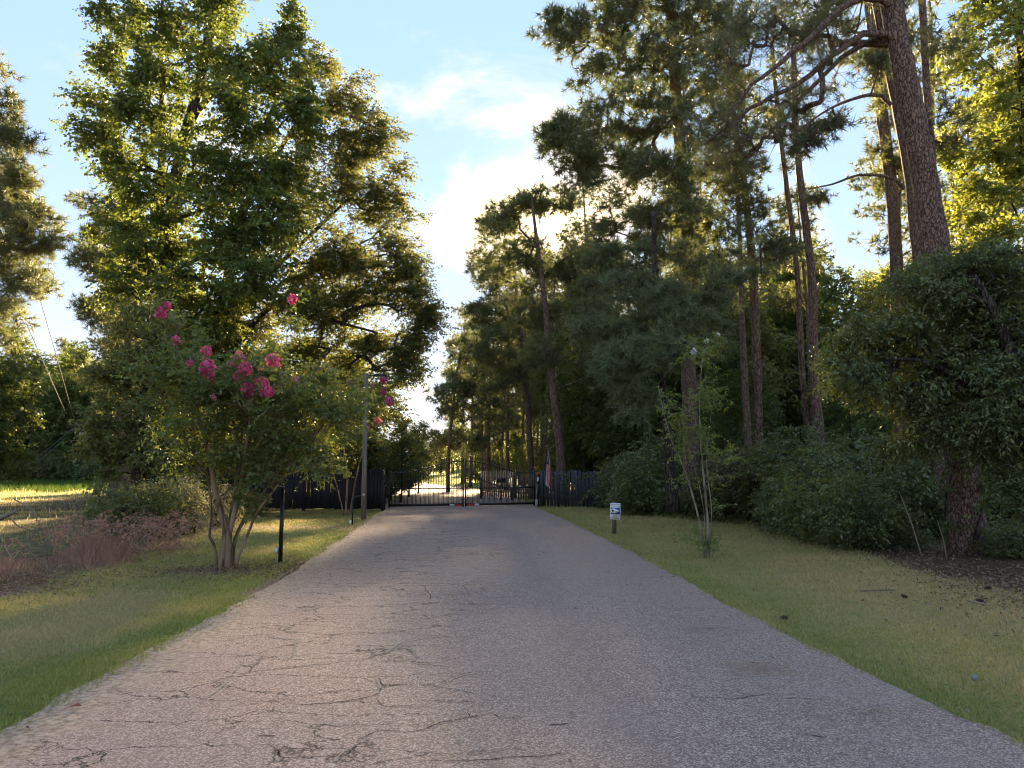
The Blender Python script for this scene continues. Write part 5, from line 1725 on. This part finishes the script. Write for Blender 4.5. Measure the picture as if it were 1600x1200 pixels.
b.tube(np.array([p0, (p0 + p1) / 2, p1]) - np.array(rail.location), 0.04, 8)
b.build('arm', M['black_iron'], rail)
b = MB()
b.tube([(0, 0, -0.1), (0, 0, p0[2] + 0.15)], 0.06, 8)
b.build('support', M['black_iron'], rail)
b = MB()
b.tube([(p1 - p0)[:2].tolist() + [-0.1], (p1 - p0)[:2].tolist() + [p1[2] + 0.1]], 0.05, 8)
b.build('rest', M['black_iron'], rail)

# lamp pole
g = gnd(568, 812)
lp = thing('lamp_pole', 'tall grey brown lamp pole with a flat lamp head in front of the black fence', 'lamp post', (g[0], g[1], hz(g[0], g[1]) - 0.02))
top = at(572, 588, g[1]) - np.array(lp.location)
b = MB()
q = np.array([(0, 0, -0.1), (top[0] * 0.4, 0, top[2] * 0.4), (top[0], 0, top[2] + 0.1)])
b.tube(q, [0.095, 0.080, 0.060], 10)
b.build('pole', M['pole_wood'], lp)
b = MB()
b.tube([top + np.array((0, 0, 0)), top + np.array((0.15, 0, 0.03)), top + np.array((0.3, 0, 0.03))], 0.022, 8)
b.build('arm', M['black_iron'], lp)
b = MB()
b.box(top + np.array((0.46, 0, 0.03)), (0.44, 0.22, 0.07), taper=0.85)
hd = b.build('lamp_head', M['black_plastic'], lp)
b = MB()
b.box(top + np.array((0.48, 0, -0.012)), (0.30, 0.16, 0.012))
b.build('lens', M['grey_box'], hd)

# black post with outlet box, gooseneck stand
g = gnd(438, 880)
bp = thing('black_post', 'plain black square post standing on the left lawn beside the crape myrtle', 'post', (g[0], g[1], hz(g[0], g[1]) - 0.02))
b = MB()
b.box((0, 0, 0.66), (0.058, 0.058, 1.34))
b.build('post', M['black_iron'], bp)
b = MB()
b.box((0, 0, 1.336), (0.066, 0.066, 0.014))
b.build('cap', M['grey_box'], bp)
b = MB()
b.box((-0.04, -0.01, 0.82), (0.10, 0.02, 0.03))
b.build('bracket', M['black_iron'], bp)
ob = thing('outlet_box', 'small grey outlet box on a stub pipe at the foot of the black post', 'outlet box', (g[0] - 0.055, g[1] - 0.02, hz(g[0], g[1]) - 0.02))
b = MB()
b.tube([(0.012, 0, 0), (0.012, 0, 0.20)], 0.013, 8)
b.build('pipe', M['grey_box'], ob)
b = MB()
b.box((-0.012, 0, 0.245), (0.055, 0.05, 0.10))
b.build('box', M['grey_box'], ob)
b = MB()
b.box((-0.012, -0.031, 0.245), (0.045, 0.012, 0.085))
b.build('cover', M['white_plate'], ob)
b = MB()
b.box((-0.047, 0, 0.215), (0.016, 0.025, 0.022))
b.box((-0.03, 0, 0.302), (0.03, 0.03, 0.014))
b.build('clip', M['grey_box'], ob)
g = gnd(550.5, 820)
gs = thing('gooseneck_stand', 'thin dark bent stand with a short arm beside the lamp pole', 'stand', (g[0], g[1], hz(g[0], g[1]) - 0.02))
b = MB()
b.tube([(0, 0, -0.05), (0, 0, 0.45), (0, 0, 0.72), (0.02, 0, 0.80), (0.08, 0, 0.84), (0.24, 0, 0.86), (0.28, 0, 0.87)], 0.024, 8)
b.build('pipe', M['black_iron'], gs)
b = MB()
b.box((0.31, 0, 0.89), (0.05, 0.08, 0.07))
b.build('reader', M['grey_box'], gs)
b = MB()
b.box((-0.055, -0.01, 0.09), (0.05, 0.05, 0.10))
b.build('base_box', M['white_plate'], gs)

# lawn sign
g = gnd(959.5, 835)
sg = thing('lawn_sign', 'white sign with a blue eye emblem on a brown wooden post, right lawn', 'sign', (g[0], g[1], hz(g[0], g[1]) - 0.03))
sg.rotation_euler = (0, math.radians(2.0), math.radians(3))
b = MB()
b.box((0, 0, 0.42), (0.095, 0.06, 0.84))
b.build('post', M['post_wood'], sg)


def rounded(w, h, r, t, n=5):
    p = []
    for cx, cz, a0 in ((w / 2 - r, h / 2 - r, 0), (-w / 2 + r, h / 2 - r, 90), (-w / 2 + r, -h / 2 + r, 180), (w / 2 - r, -h / 2 + r, 270)):
        for k in range(n):
            a = math.radians(a0 + 90 * k / (n - 1))
            p.append((cx + r * math.cos(a), cz + r * math.sin(a)))
    return p


def plate(poly, y0, y1, c=(0, 0)):
    """Flat slab in the xz plane from an outline."""
    k = len(poly)
    v = [(x + c[0], y0, z + c[1]) for x, z in poly] + [(x + c[0], y1, z + c[1]) for x, z in poly]
    cx, cz = np.mean([p[0] for p in poly]) + c[0], np.mean([p[1] for p in poly]) + c[1]
    v += [(cx, y0, cz), (cx, y1, cz)]
    f3 = [(i, (i + 1) % k, 2 * k) for i in range(k)] + [((i + 1) % k + k, i + k, 2 * k + 1) for i in range(k)]
    b = MB()
    b.add(v, f3=f3, f4=[((i + 1) % k, i, i + k, (i + 1) % k + k) for i in range(k)])
    return b


PZ = 0.60
Y0 = -0.036
pan = plate(rounded(0.262, 0.415, 0.025, 0), Y0, Y0 + 0.005, (0.012, PZ)).build('panel', M['white_plate'], sg)
em = plate([(-0.113, -0.083), (0.113, -0.083), (0.113, 0.083), (-0.113, 0.083)], Y0 - 0.003, Y0 - 0.001, (0.012, PZ + 0.012)).build('emblem', M['sign_blue'], pan)
# the eye of the emblem: a white drop, round on the left and pointed on the right, with a dark pupil
drop = [(-0.045 + 0.064 * math.cos(a), 0.064 * math.sin(a)) for a in np.linspace(math.radians(62), math.radians(298), 18)] + [(0.03, -0.043), (0.108, -0.004), (0.108, 0.004), (0.03, 0.043)]
plate(drop, Y0 - 0.006, Y0 - 0.0035, (0.012, PZ + 0.012)).build('eye_shape', M['white_plate'], pan)
plate([(0.027 * math.cos(a), 0.029 * math.sin(a)) for a in np.linspace(0, 2 * math.pi, 17)[:-1]], Y0 - 0.009, Y0 - 0.0065, (-0.053, PZ + 0.018)).build('pupil', M['sign_ink'], pan)


def lettering(name, txt, size, loc, mat, parent):
    cu = bpy.data.curves.new(name, 'FONT')
    cu.body = txt
    cu.size = size
    cu.align_x = 'CENTER'
    cu.align_y = 'CENTER'
    o = bpy.data.objects.new(name, cu)
    dg = bpy.context.evaluated_depsgraph_get()
    me = bpy.data.meshes.new_from_object(o)
    bpy.data.objects.remove(o)
    me.materials.clear()
    me.materials.append(M[mat])
    o = link(name, me, parent, loc, (math.pi / 2, 0, 0))
    return o


lettering('lettering', 'NEIGHBORHOOD', 0.030, (0.012, Y0 - 0.002, PZ + 0.170), 'sign_ink', pan)
lettering('lettering', 'CRIME', 0.036, (-0.042, Y0 - 0.002, PZ + 0.130), 'sign_ink', pan)
lettering('lettering', 'WATCH', 0.034, (0.070, Y0 - 0.002, PZ + 0.130), 'sign_red', pan)
for k, (tx, sz) in enumerate((('WE REPORT', 0.022), ('SUSPICIOUS ACTIVITY', 0.017), ('TO THE POLICE', 0.018))):
    lettering('lettering', tx, sz, (0.012, Y0 - 0.002, PZ - 0.105 - 0.031 * k), 'sign_ink', pan)

# flag hanging limp from a slanting staff
tip, butt = at(856.5, 702.5, 32.9), at(863.5, 697.5, 33.6)
butt = tip + (butt - tip) * 2.6
fg = thing('flag', 'limp red and white striped flag with starry blue corner beside the slate fence', 'flag', tuple(tip))
b = MB()
b.tube(np.array([tip + (tip - butt) * 0.05, tip, butt]) - tip, [0.016, 0.013, 0.013], 8)
b.build('staff', M['stick'], fg)
NW, NH = 52, 30
cloth = MB()
cloth.n = 0
V, cols = [], []
for j in range(NH + 1):
    s = j / NH
    for i_ in range(NW + 1):
        u = i_ / NW
        fold = math.sin(u * math.pi * 5 + 1.2 * s) * (0.030 + 0.028 * s)
        wx = (u - 0.5) * (0.06 + 0.16 * sstep(0, 0.45, s)) - 0.04 * s + 0.025 * math.sin(3 * s)
        V.append((float(wx) + 0.02 * math.sin(u * 17 + 2 * s) * s, fold - 0.03, -0.02 - 1.48 * s - 0.10 * s * u + 0.02 * math.sin(u * 9)))
f, mi = [], []
for j in range(NH):
    for i_ in range(NW):
        f.append((j * (NW + 1) + i_, j * (NW + 1) + i_ + 1, (j + 1) * (NW + 1) + i_ + 1, (j + 1) * (NW + 1) + i_))
        ss_ = (i_ + 0.5) / NW
        st_ = int((ss_ * 13 + 0.10 * j) % 13) if False else int(ss_ * 13)
        canton = (j + 0.5) / NH < 0.40 and i_ < NW * 9 // 13
        mi.append(2 if canton else (0 if st_ % 2 == 0 else 1))
cloth.add(V, f4=f)
cloth.m4 = [np.array(mi)]
cl_o = cloth.build('cloth', [M['flag_red'], M['flag_white'], M['flag_blue']], fg, smooth=True)
stars = MB()
V = np.array(V)
for r_ in range(9):
    for c_ in range(6 if r_ % 2 == 0 else 5):
        u = (0.06 + 0.58 * (c_ + (0.5 if r_ % 2 == 0 else 1.0)) / 6) * NW
        j = 0.03 * NH + 0.36 * NH * r_ / 9
        p = V[int(round(j)) * (NW + 1) + int(round(u))]
        a = np.arange(10) * math.pi / 5 + math.pi / 2
        rr = np.where(np.arange(10) % 2 == 0, 0.018, 0.008)
        vv = np.concatenate([np.stack([p[0] + rr * np.cos(a) * 0.6, np.full(10, p[1] - 0.006), p[2] + rr * np.sin(a)], 1), [[p[0], p[1] - 0.006, p[2]]]])
        stars.add(vv, f3=[(k, (k + 1) % 10, 10) for k in range(10)])
so = stars.build('star', M['flag_white'], cl_o)
so['kind'] = 'stuff'

# power pole and wires
g0 = at(124, 755, 93)
pp = thing('power_pole', 'wooden power pole with crossarms before the far left tree line', 'power pole', (g0[0], g0[1], hz(g0[0], g0[1]) - 0.1))
T = at(127, 655, 93) - np.array(pp.location)
b = MB()
b.tube([(0, 0, 0), (T[0] * 0.5, 0, T[2] * 0.5), tuple(T)], [0.18, 0.15, 0.11], 10)
b.build('pole', M['pole_dark'], pp)
ends = []
for k, (dz, hw) in enumerate(((-0.75, 1.3), (-1.45, 1.0))):
    b = MB()
    b.box((T[0], -0.2, T[2] + dz), (hw * 2, 0.12, 0.14))
    arm = b.build('crossarm', M['pole_dark'], pp)
    for sx in (-0.92, -0.45, 0.45, 0.92):
        b = MB()
        b.tube([(T[0] + sx * hw, -0.2, T[2] + dz + 0.07), (T[0] + sx * hw, -0.2, T[2] + dz + 0.16), (T[0] + sx * hw, -0.2, T[2] + dz + 0.26)], [0.03, 0.06, 0.04], 8)
        b.build('insulator', M['grey_box'], arm)
        ends.append((T[0] + sx * hw, -0.2, T[2] + dz + 0.26))
b = MB()
b.tube([(T[0] + 0.25, -0.25, T[2] - 2.2), (T[0] + 0.25, -0.25, T[2] - 1.6)], 0.22, 10)
b.build('transformer', M['grey_box'], pp)


def wire(p, q, sag, label, r=0.014, grp=None):
    p, q = np.array(p), np.array(q)
    t = np.linspace(0, 1, 40)[:, None]
    pts = p + (q - p) * t - UP * (4 * sag * t * (1 - t))
    b = MB()
    b.tube(pts - p, r, 4, cap=False)
    o = b.build('power_line', M['wire'])
    o.location = p
    return tag(o, label, 'power line', grp)


pl = np.array(pp.location)
wire(pl + np.array(ends[1]), at(60, 458, 40) + (at(60, 458, 40) - at(90, 565, 60)) * 0.5, 0.0, 'right one of two thin wires climbing into the pale sky at far left', 0.022)
wire(pl + np.array(ends[0]), at(38, 505, 40) + (at(38, 505, 40) - at(62, 565, 60)) * 0.6, 0.0, 'left one of two thin wires climbing into the pale sky at far left', 0.022)
wire(pl + np.array(ends[4]), at(20, 744, 80), 0.1, 'lower guy wire slanting left from the far power pole', 0.02)
wire(pl + np.array(ends[5]), at(60, 722, 85), 0.0, 'upper guy wire slanting left from the far power pole', 0.02)
wire(pl + np.array(ends[7]), at(150, 715, 85), 0.0, 'guy wire slanting right from the far power pole', 0.02)

# ------------------------------------------------------------------ grass, litter, brush
rgs = np.random.default_rng(404)


def blades(name, pts, hgt, wid, cv, mat, kind='stuff', lean=0.5):
    n = len(pts)
    a = rgs.random(n) * 6.283
    s = np.stack([np.cos(a), np.sin(a), np.zeros(n)], 1) * (wid * 0.5)[:, None]
    d = np.stack([rgs.standard_normal(n) * lean, rgs.standard_normal(n) * lean, np.ones(n)], 1)
    tip = pts + unit(d) * hgt[:, None]
    V = np.stack([pts - s, pts + s, tip], 1).reshape(-1, 3)
    b = MB()
    b.add(V, f3=np.arange(n * 3).reshape(-1, 3), a=np.repeat(np.clip(cv, 0, 1), 3))
    o = b.build(name, mat)
    return tag(o, kind=kind)


def sample_lawn(n, x0f, x1f, ya, yb, pw=1.7):
    u = rgs.random(n)
    k = 1 - pw
    y = (ya ** k + u * (yb ** k - ya ** k)) ** (1 / k)
    a, c = x0f(y), x1f(y)
    x = a + (c - a) * rgs.random(n)
    return x, y


def lawn_side(n, x0f, x1f, ya, yb, side):
    x, y = sample_lawn(n, x0f, x1f, ya, yb)
    keep = np.abs(x / y) < 0.70
    bare = a_bare(x, y) + 0.25 * rgs.standard_normal(len(x))
    forest = a_forest(x, y) + 0.2 * rgs.standard_normal(len(x))
    keep &= (bare < 0.55) & (forest < 0.5)
    x, y = x[keep], y[keep]
    pat = 0.5 + 0.5 * np.sin(x * 1.9 + np.sin(y * 1.1) * 1.6) * np.sin(y * 1.3 + np.sin(x * 2.3))
    pat = 0.6 * pat + 0.4 * (0.5 + 0.5 * np.sin(x * 5.1 + y * 3.3) * np.sin(y * 4.3 - x * 2.7))
    d = a_dry(x, y) + 0.55 * (pat - 0.5) + 0.24 * rgs.standard_normal(len(x))
    z = height(x, y) - 0.004
    tall = 1 + 0.35 * sstep(0.5, 0.0, np.minimum(np.abs(x - road_l(y)), np.abs(x - road_r(y)))) * (0.4 + pat)
    h = (0.022 + 0.030 * rgs.random(len(x))) * (0.6 + 0.8 * pat) * tall * (1 + 0.012 * y)
    w = 0.0046 + 0.0012 * y
    return np.stack([x, y, z], 1), h, w, d


PL, HL, WL, DL = lawn_side(150000, lambda y: scrub_x(y) - 0.3, lambda y: road_l(y) + 0.06, 3.6, 31, -1)
PR, HR, WR, DR = lawn_side(170000, lambda y: road_r(y) - 0.05, lambda y: wood_x(y) + 0.3, 3.6, 33, 1)
blades('lawn_grass', np.concatenate([PL, PR]), np.concatenate([HL, HR]), np.concatenate([WL, WR]), np.concatenate([DL, DR]), M['grass'], lean=0.9)
# rank grass at the wood's edge, in the far clearing and at the bend
x, y = sample_lawn(6000, lambda y: wood_x(y) - 0.1, lambda y: wood_x(y) + 1.3, 9, 33)
k = x / y < 0.43
x, y = x[k], y[k]
blades('rank_grass', np.stack([x, y, height(x, y)], 1), 0.05 + 0.16 * rgs.random(len(x)) ** 2, 0.008 + 0.0006 * y, 0.25 + 0.3 * rgs.random(len(x)), M['grass'], lean=0.4)
x, y = rgs.uniform(-58, -33, 16000), rgs.uniform(56, 92, 16000)
blades('clearing_grass', np.stack([x, y, height(x, y)], 1), 0.25 + 0.4 * rgs.random(len(x)), np.full(len(x), 0.06), rgs.random(len(x)), M['rank_green'], lean=0.3)
x, y = rgs.uniform(-46, -7.5, 26000), rgs.uniform(14, 62, 26000)
k = (x < scrub_x(np.minimum(y, 40)) - 0.7) & (x / y > -0.75) & (x / y < -0.25) & (rgs.random(len(x)) < 0.35 + 0.5 * (np.sin(x * 0.9) * np.sin(y * 0.7 + x * 0.3) > -0.2))
x, y = x[k], y[k]
blades('rough_grass', np.stack([x, y, height(x, y)], 1), 0.06 + 0.30 * rgs.random(len(x)) ** 2, 0.012 + 0.0009 * y, 0.3 + 0.6 * rgs.random(len(x)), M['grass'], lean=0.6)
x, y = rgs.uniform(-34, 5, 26000), rgs.uniform(76, 200, 26000)
k = (x > road_r(y) + 0.3) | (x < road_l(y) - 0.3)
x, y = x[k], y[k]
blades('verge_grass', np.stack([x, y, height(x, y)], 1), 0.12 + 0.2 * rgs.random(len(x)), np.full(len(x), 0.07), 0.1 + 0.25 * rgs.random(len(x)), M['grass'], lean=0.3)


def flakes(name, x, y, size, cv, mat, lift=0.012, flat=0.5, label=None):
    n = len(x)
    c = np.stack([x, y, height(x, y) + lift], 1)
    nr = unit(np.array((0, 0, 1.0)) + flat * rgs.standard_normal((n, 3)))
    a = unit(np.cross(nr, rgs.standard_normal((n, 3))))
    bb = np.cross(nr, a)
    s = size[:, None]
    V = np.stack([c - a * s, c + bb * s * 0.45 + nr * s * 0.25, c + a * s, c - bb * s * 0.45 + nr * s * 0.2], 1).reshape(-1, 3)
    k = np.arange(n)[:, None] * 4
    b = MB()
    b.add(V, f3=np.concatenate([k + np.array([[0, 1, 2]]), k + np.array([[0, 2, 3]])]), a=np.repeat(cv, 4))
    return tag(b.build(name, mat), kind='stuff')


def cloud(n, cx, cy, sx, sy):
    return cx + rgs.standard_normal(n) * sx, cy + rgs.standard_normal(n) * sy


xs, ys = [], []
for n, cx, cy, sx, sy in ((1500, -4.8, 12.5, 0.7, 0.6), (900, -3.7, 13.2, 0.5, 0.7), (2600, -7.3, 11.2, 0.9, 0.8), (1600, -7.6, 14.5, 0.9, 1.5), (900, -6.6, 28, 1.6, 1.6), (2600, 6.9, 10.0, 0.6, 1.5), (1600, 7.2, 14, 0.7, 2.0), (800, 5.9, 9.2, 0.6, 1.0)):
    a, c = cloud(n, cx, cy, sx, sy)
    xs.append(a)
    ys.append(c)
a = rgs.uniform(4, 26, 5000)
c = rgs.uniform(9, 40, 5000)
k = a > wood_x(np.minimum(c, 40))
xs.append(a[k])
ys.append(c[k])
x, y = np.concatenate(xs), np.concatenate(ys)
k = (x < road_l(y) - 0.05) | (x > road_r(y) + 0.4)
x, y = x[k], y[k]
flakes('leaf_litter', x, y, 0.016 + 0.022 * rgs.random(len(x)), rgs.random(len(x)), M['litter'])
# sparse debris on lawn and pavement
x, y = rgs.uniform(-7, 7, 1300), rgs.uniform(4, 26, 1300)
k = (np.abs(x / y) < 0.7) & ((x < road_l(y) + 0.9) | (x > road_r(y) - 0.9) | (rgs.random(1300) < 0.3))
x, y = x[k], y[k]
flakes('fallen_leaves', x, y, 0.010 + 0.016 * rgs.random(len(x)), rgs.random(len(x)), M['litter'], lift=0.035, flat=0.3)
# pine needles dropped along the right edge of the pavement
n = 700
cc = [(2.05, 6.3, 0.28, 0.16), (1.95, 7.9, 0.2, 0.15), (2.35, 5.25, 0.3, 0.12), (1.4, 8.5, 0.5, 0.6), (2.5, 5.8, 0.3, 0.8)]
pk = rgs.integers(0, len(cc), n)
x = np.array([cc[k][0] + rgs.normal() * cc[k][2] for k in pk])
y = np.array([cc[k][1] + rgs.normal() * cc[k][3] for k in pk])
k = x < road_r(y)
x, y = x[k], y[k]
n = len(x)
ang = rgs.normal(0.1, 0.5, n)
dx, dy = np.cos(ang) * 0.06, np.sin(ang) * 0.06
z = road_z(x, y) + 0.004
w = 0.0018
V = np.stack([np.stack([x - dx - dy * 0.02, y - dy + dx * 0.02, z], 1), np.stack([x - dx + dy * 0.02, y - dy - dx * 0.02, z], 1), np.stack([x + dx, y + dy, z + 0.002], 1)], 1).reshape(-1, 3)
b = MB()
b.add(V, f3=np.arange(n * 3).reshape(-1, 3), a=np.repeat(rgs.random(n), 3))
tag(b.build('fallen_needles', M['needle_litter']), kind='stuff')

# heap of dead brush and dry weeds at the left
BB = gnd(115, 880)
db = thing('dead_brush', 'reddish brown heap of dead brush and dry weeds on the left', 'brush pile', (BB[0], BB[1], hz(BB[0], BB[1])))
rb = np.random.default_rng(515)
b = MB()
n = 12000
x = rb.normal(0.1, 0.66, n)
y = rb.normal(0.7, 1.0, n)
hh = (0.12 + 0.55 * rb.random(n) ** 1.5) * np.exp(-(x / 1.1) ** 2) * (0.6 + 0.4 * np.sin(3 * x + 2 * y))
p = np.stack([x, y, np.zeros(n) - 0.03], 1)
d = unit(np.stack([rb.standard_normal(n) * 0.5, rb.standard_normal(n) * 0.5, np.ones(n)], 1))
s = unit(np.cross(d, rb.standard_normal((n, 3)))) * 0.006
V = np.stack([p - s, p + s, p + d * hh[:, None]], 1).reshape(-1, 3)
b.add(V, f3=np.arange(n * 3).reshape(-1, 3), a=np.repeat(rb.random(n), 3))
o = b.build('weeds', M['dry_weed'], db)
o['kind'] = 'stuff'
b = MB()
att = np.stack([rb.normal(0.1, 0.8, 160), rb.normal(1.6, 1.0, 160), 0.25 + 0.45 * rb.random(160)], 1)
leafage(b, att, unit(rb.standard_normal((160, 3))), rb, twigs=4, per=7, tlen=0.25, leaf=0.055, wid=0.5, droop=0.5)
o = b.build('dead_leaves', M['dry_weed'], db)
o['kind'] = 'stuff'
for k in range(16):
    p0 = np.array((rb.normal(0, 0.7), rb.normal(1.2, 0.8), 0.0))
    dd = unit(np.array((rb.normal(), rb.normal() * 0.6, 0.8 + rb.random())))
    L = 0.4 + 0.5 * rb.random()
    q = np.array([p0, p0 + dd * L * 0.5 + rb.standard_normal(3) * 0.05, p0 + dd * L + rb.standard_normal(3) * 0.10])
    b = MB()
    b.tube(q, [0.010, 0.007, 0.003], 5)
    b.build('twig', M['stick'], db)
for pts, lab in (([(22, 780), (40, 790), (54, 800), (57, 812), (52, 795), (60, 785)], 'pale forked dead branch sticking up from the brush at left'), ([(-6, 812), (10, 806), (24, 799)], 'grey dead log end at the very left edge'), ([(14, 804), (26, 820), (52, 828), (70, 818)], 'thin curved dead branch lying on the brush at left')):
    D_ = 14.5
    q = np.array([at(x, y, D_) for x, y in pts])
    base = q[0].copy()
    base[2] = hz(base[0], base[1])
    fb = thing('fallen_branch', lab, 'branch', tuple(base))
    b = MB()
    r0_ = 0.05 if 'log' in lab else 0.014
    qs = spline(np.concatenate([q, np.linspace(r0_, r0_ * 0.5, len(q))[:, None]], 1), 0.08)
    b.tube(qs[:, :3] - base, qs[:, 3], 6, jitter=0.08, rng=rb)
    b.build('limb', M['stick'], fb)

# odds and ends lying on the right lawn
def cone_mesh():
    b = MB()
    for ring in range(6):
        r = 0.034 * math.sin(0.5 + ring * 0.42)
        for k in range(8):
            a = k * 0.785 + ring * 0.4
            c = np.array((math.cos(a) * r, math.sin(a) * r, 0.012 + ring * 0.014))
            o_ = np.array((math.cos(a), math.sin(a), 0.5)) * 0.016
            s_ = np.array((-math.sin(a), math.cos(a), 0)) * 0.010
            b.add([c - s_, c + s_, c + o_], f3=[(0, 1, 2)])
    b.tube([(0, 0, 0.0), (0, 0, 0.05), (0, 0, 0.095)], [0.022, 0.026, 0.006], 8)
    return b.mesh('pine_cone', M['cone'])


cme = cone_mesh()
for px, py, lab in ((1540, 930, 'dark pine cone nearest the wood at the right edge of the lawn'), (1537, 947, 'dark pine cone just in front of another beside a stick'), (1220, 970, 'small dark pine cone at the pavement edge, right lawn'), (1418, 938, 'lone dark pine cone in the middle of the right lawn')):
    g = gnd(px, py)
    o = link('pine_cone', cme, None, (g[0], g[1], hz(g[0], g[1]) + 0.025), (1.3, 0.2, px), (0.8, 0.8, 0.8))
    tag(o, lab, 'pine cone', 'pine cones on the right lawn')
for p0, p1, lab in (((1514, 946), (1548, 954), 'pale stick lying beside the two pine cones on the right lawn'), ((1345, 929), (1400, 928), 'long thin straw coloured stick in the middle of the right lawn'), ((1466, 903), (1484, 914), 'short pale stick at the foot of the dark wood on the right')):
    q = np.array([gnd(*p0), (gnd(*p0) + gnd(*p1)) / 2 + np.array((0, 0.02, 0)), gnd(*p1)])
    q[:, 2] = [hz(a[0], a[1]) + 0.03 for a in q]
    b = MB()
    b.tube(q - q[0], [0.008, 0.011, 0.006], 6)
    o = b.build('fallen_stick', M['stick'])
    o.location = q[0]
    tag(o, lab, 'stick')
g = gnd(1523, 1064)
b = MB()
rk = np.random.default_rng(9)
u = unit(rk.standard_normal((40, 3)))
b.tube([(0, 0, -0.01), (0, 0, 0.01), (0.003, 0, 0.03), (0.005, 0, 0.04)], [0.02, 0.028, 0.02, 0.006], 9, jitter=0.12, rng=rk)
o = b.build('stone', M['stone'], smooth=True)
o.location = (g[0], g[1], hz(g[0], g[1]) + 0.012)
tag(o, 'small whitish stone in the grass near the right edge', 'stone')
g = gnd(117, 1112)
b = MB()
b.add([(-0.05, -0.01, 0), (0, -0.028, 0.016), (0.05, 0, 0.004), (0.005, 0.03, 0.02), (0, 0, 0.005)], f3=[(0, 1, 4), (1, 2, 4), (2, 3, 4), (3, 0, 4)])
o = b.build('fallen_leaf', dry_mat('orange_leaf', (0.30, 0.10, 0.05), (0.36, 0.13, 0.06)))
o.location = (g[0], g[1], hz(g[0], g[1]) + 0.03)
tag(o, 'single orange dry leaf at the left pavement edge', 'fallen leaf')
# leaning dead saplings at the foot of the dark oak
for p0, p1, lab in (((1442, 872), (1405, 768), 'thin pale dead sapling leaning left in the dark wood edge'), ((1480, 870), (1464, 812), 'short thin dead sapling beside the dark pine foot')):
    a, c = at(*p0, 13.6), at(*p1, 13.9)
    a[2] = hz(a[0], a[1])
    ds = thing('dead_sapling', lab, 'sapling', tuple(a))
    b = MB()
    b.tube([(0, 0, -0.05), tuple((c - a) * 0.5 + np.array((0.02, 0, 0))), tuple(c - a)], [0.016, 0.012, 0.006], 6)
    b.build('stem', M['stick'], ds)
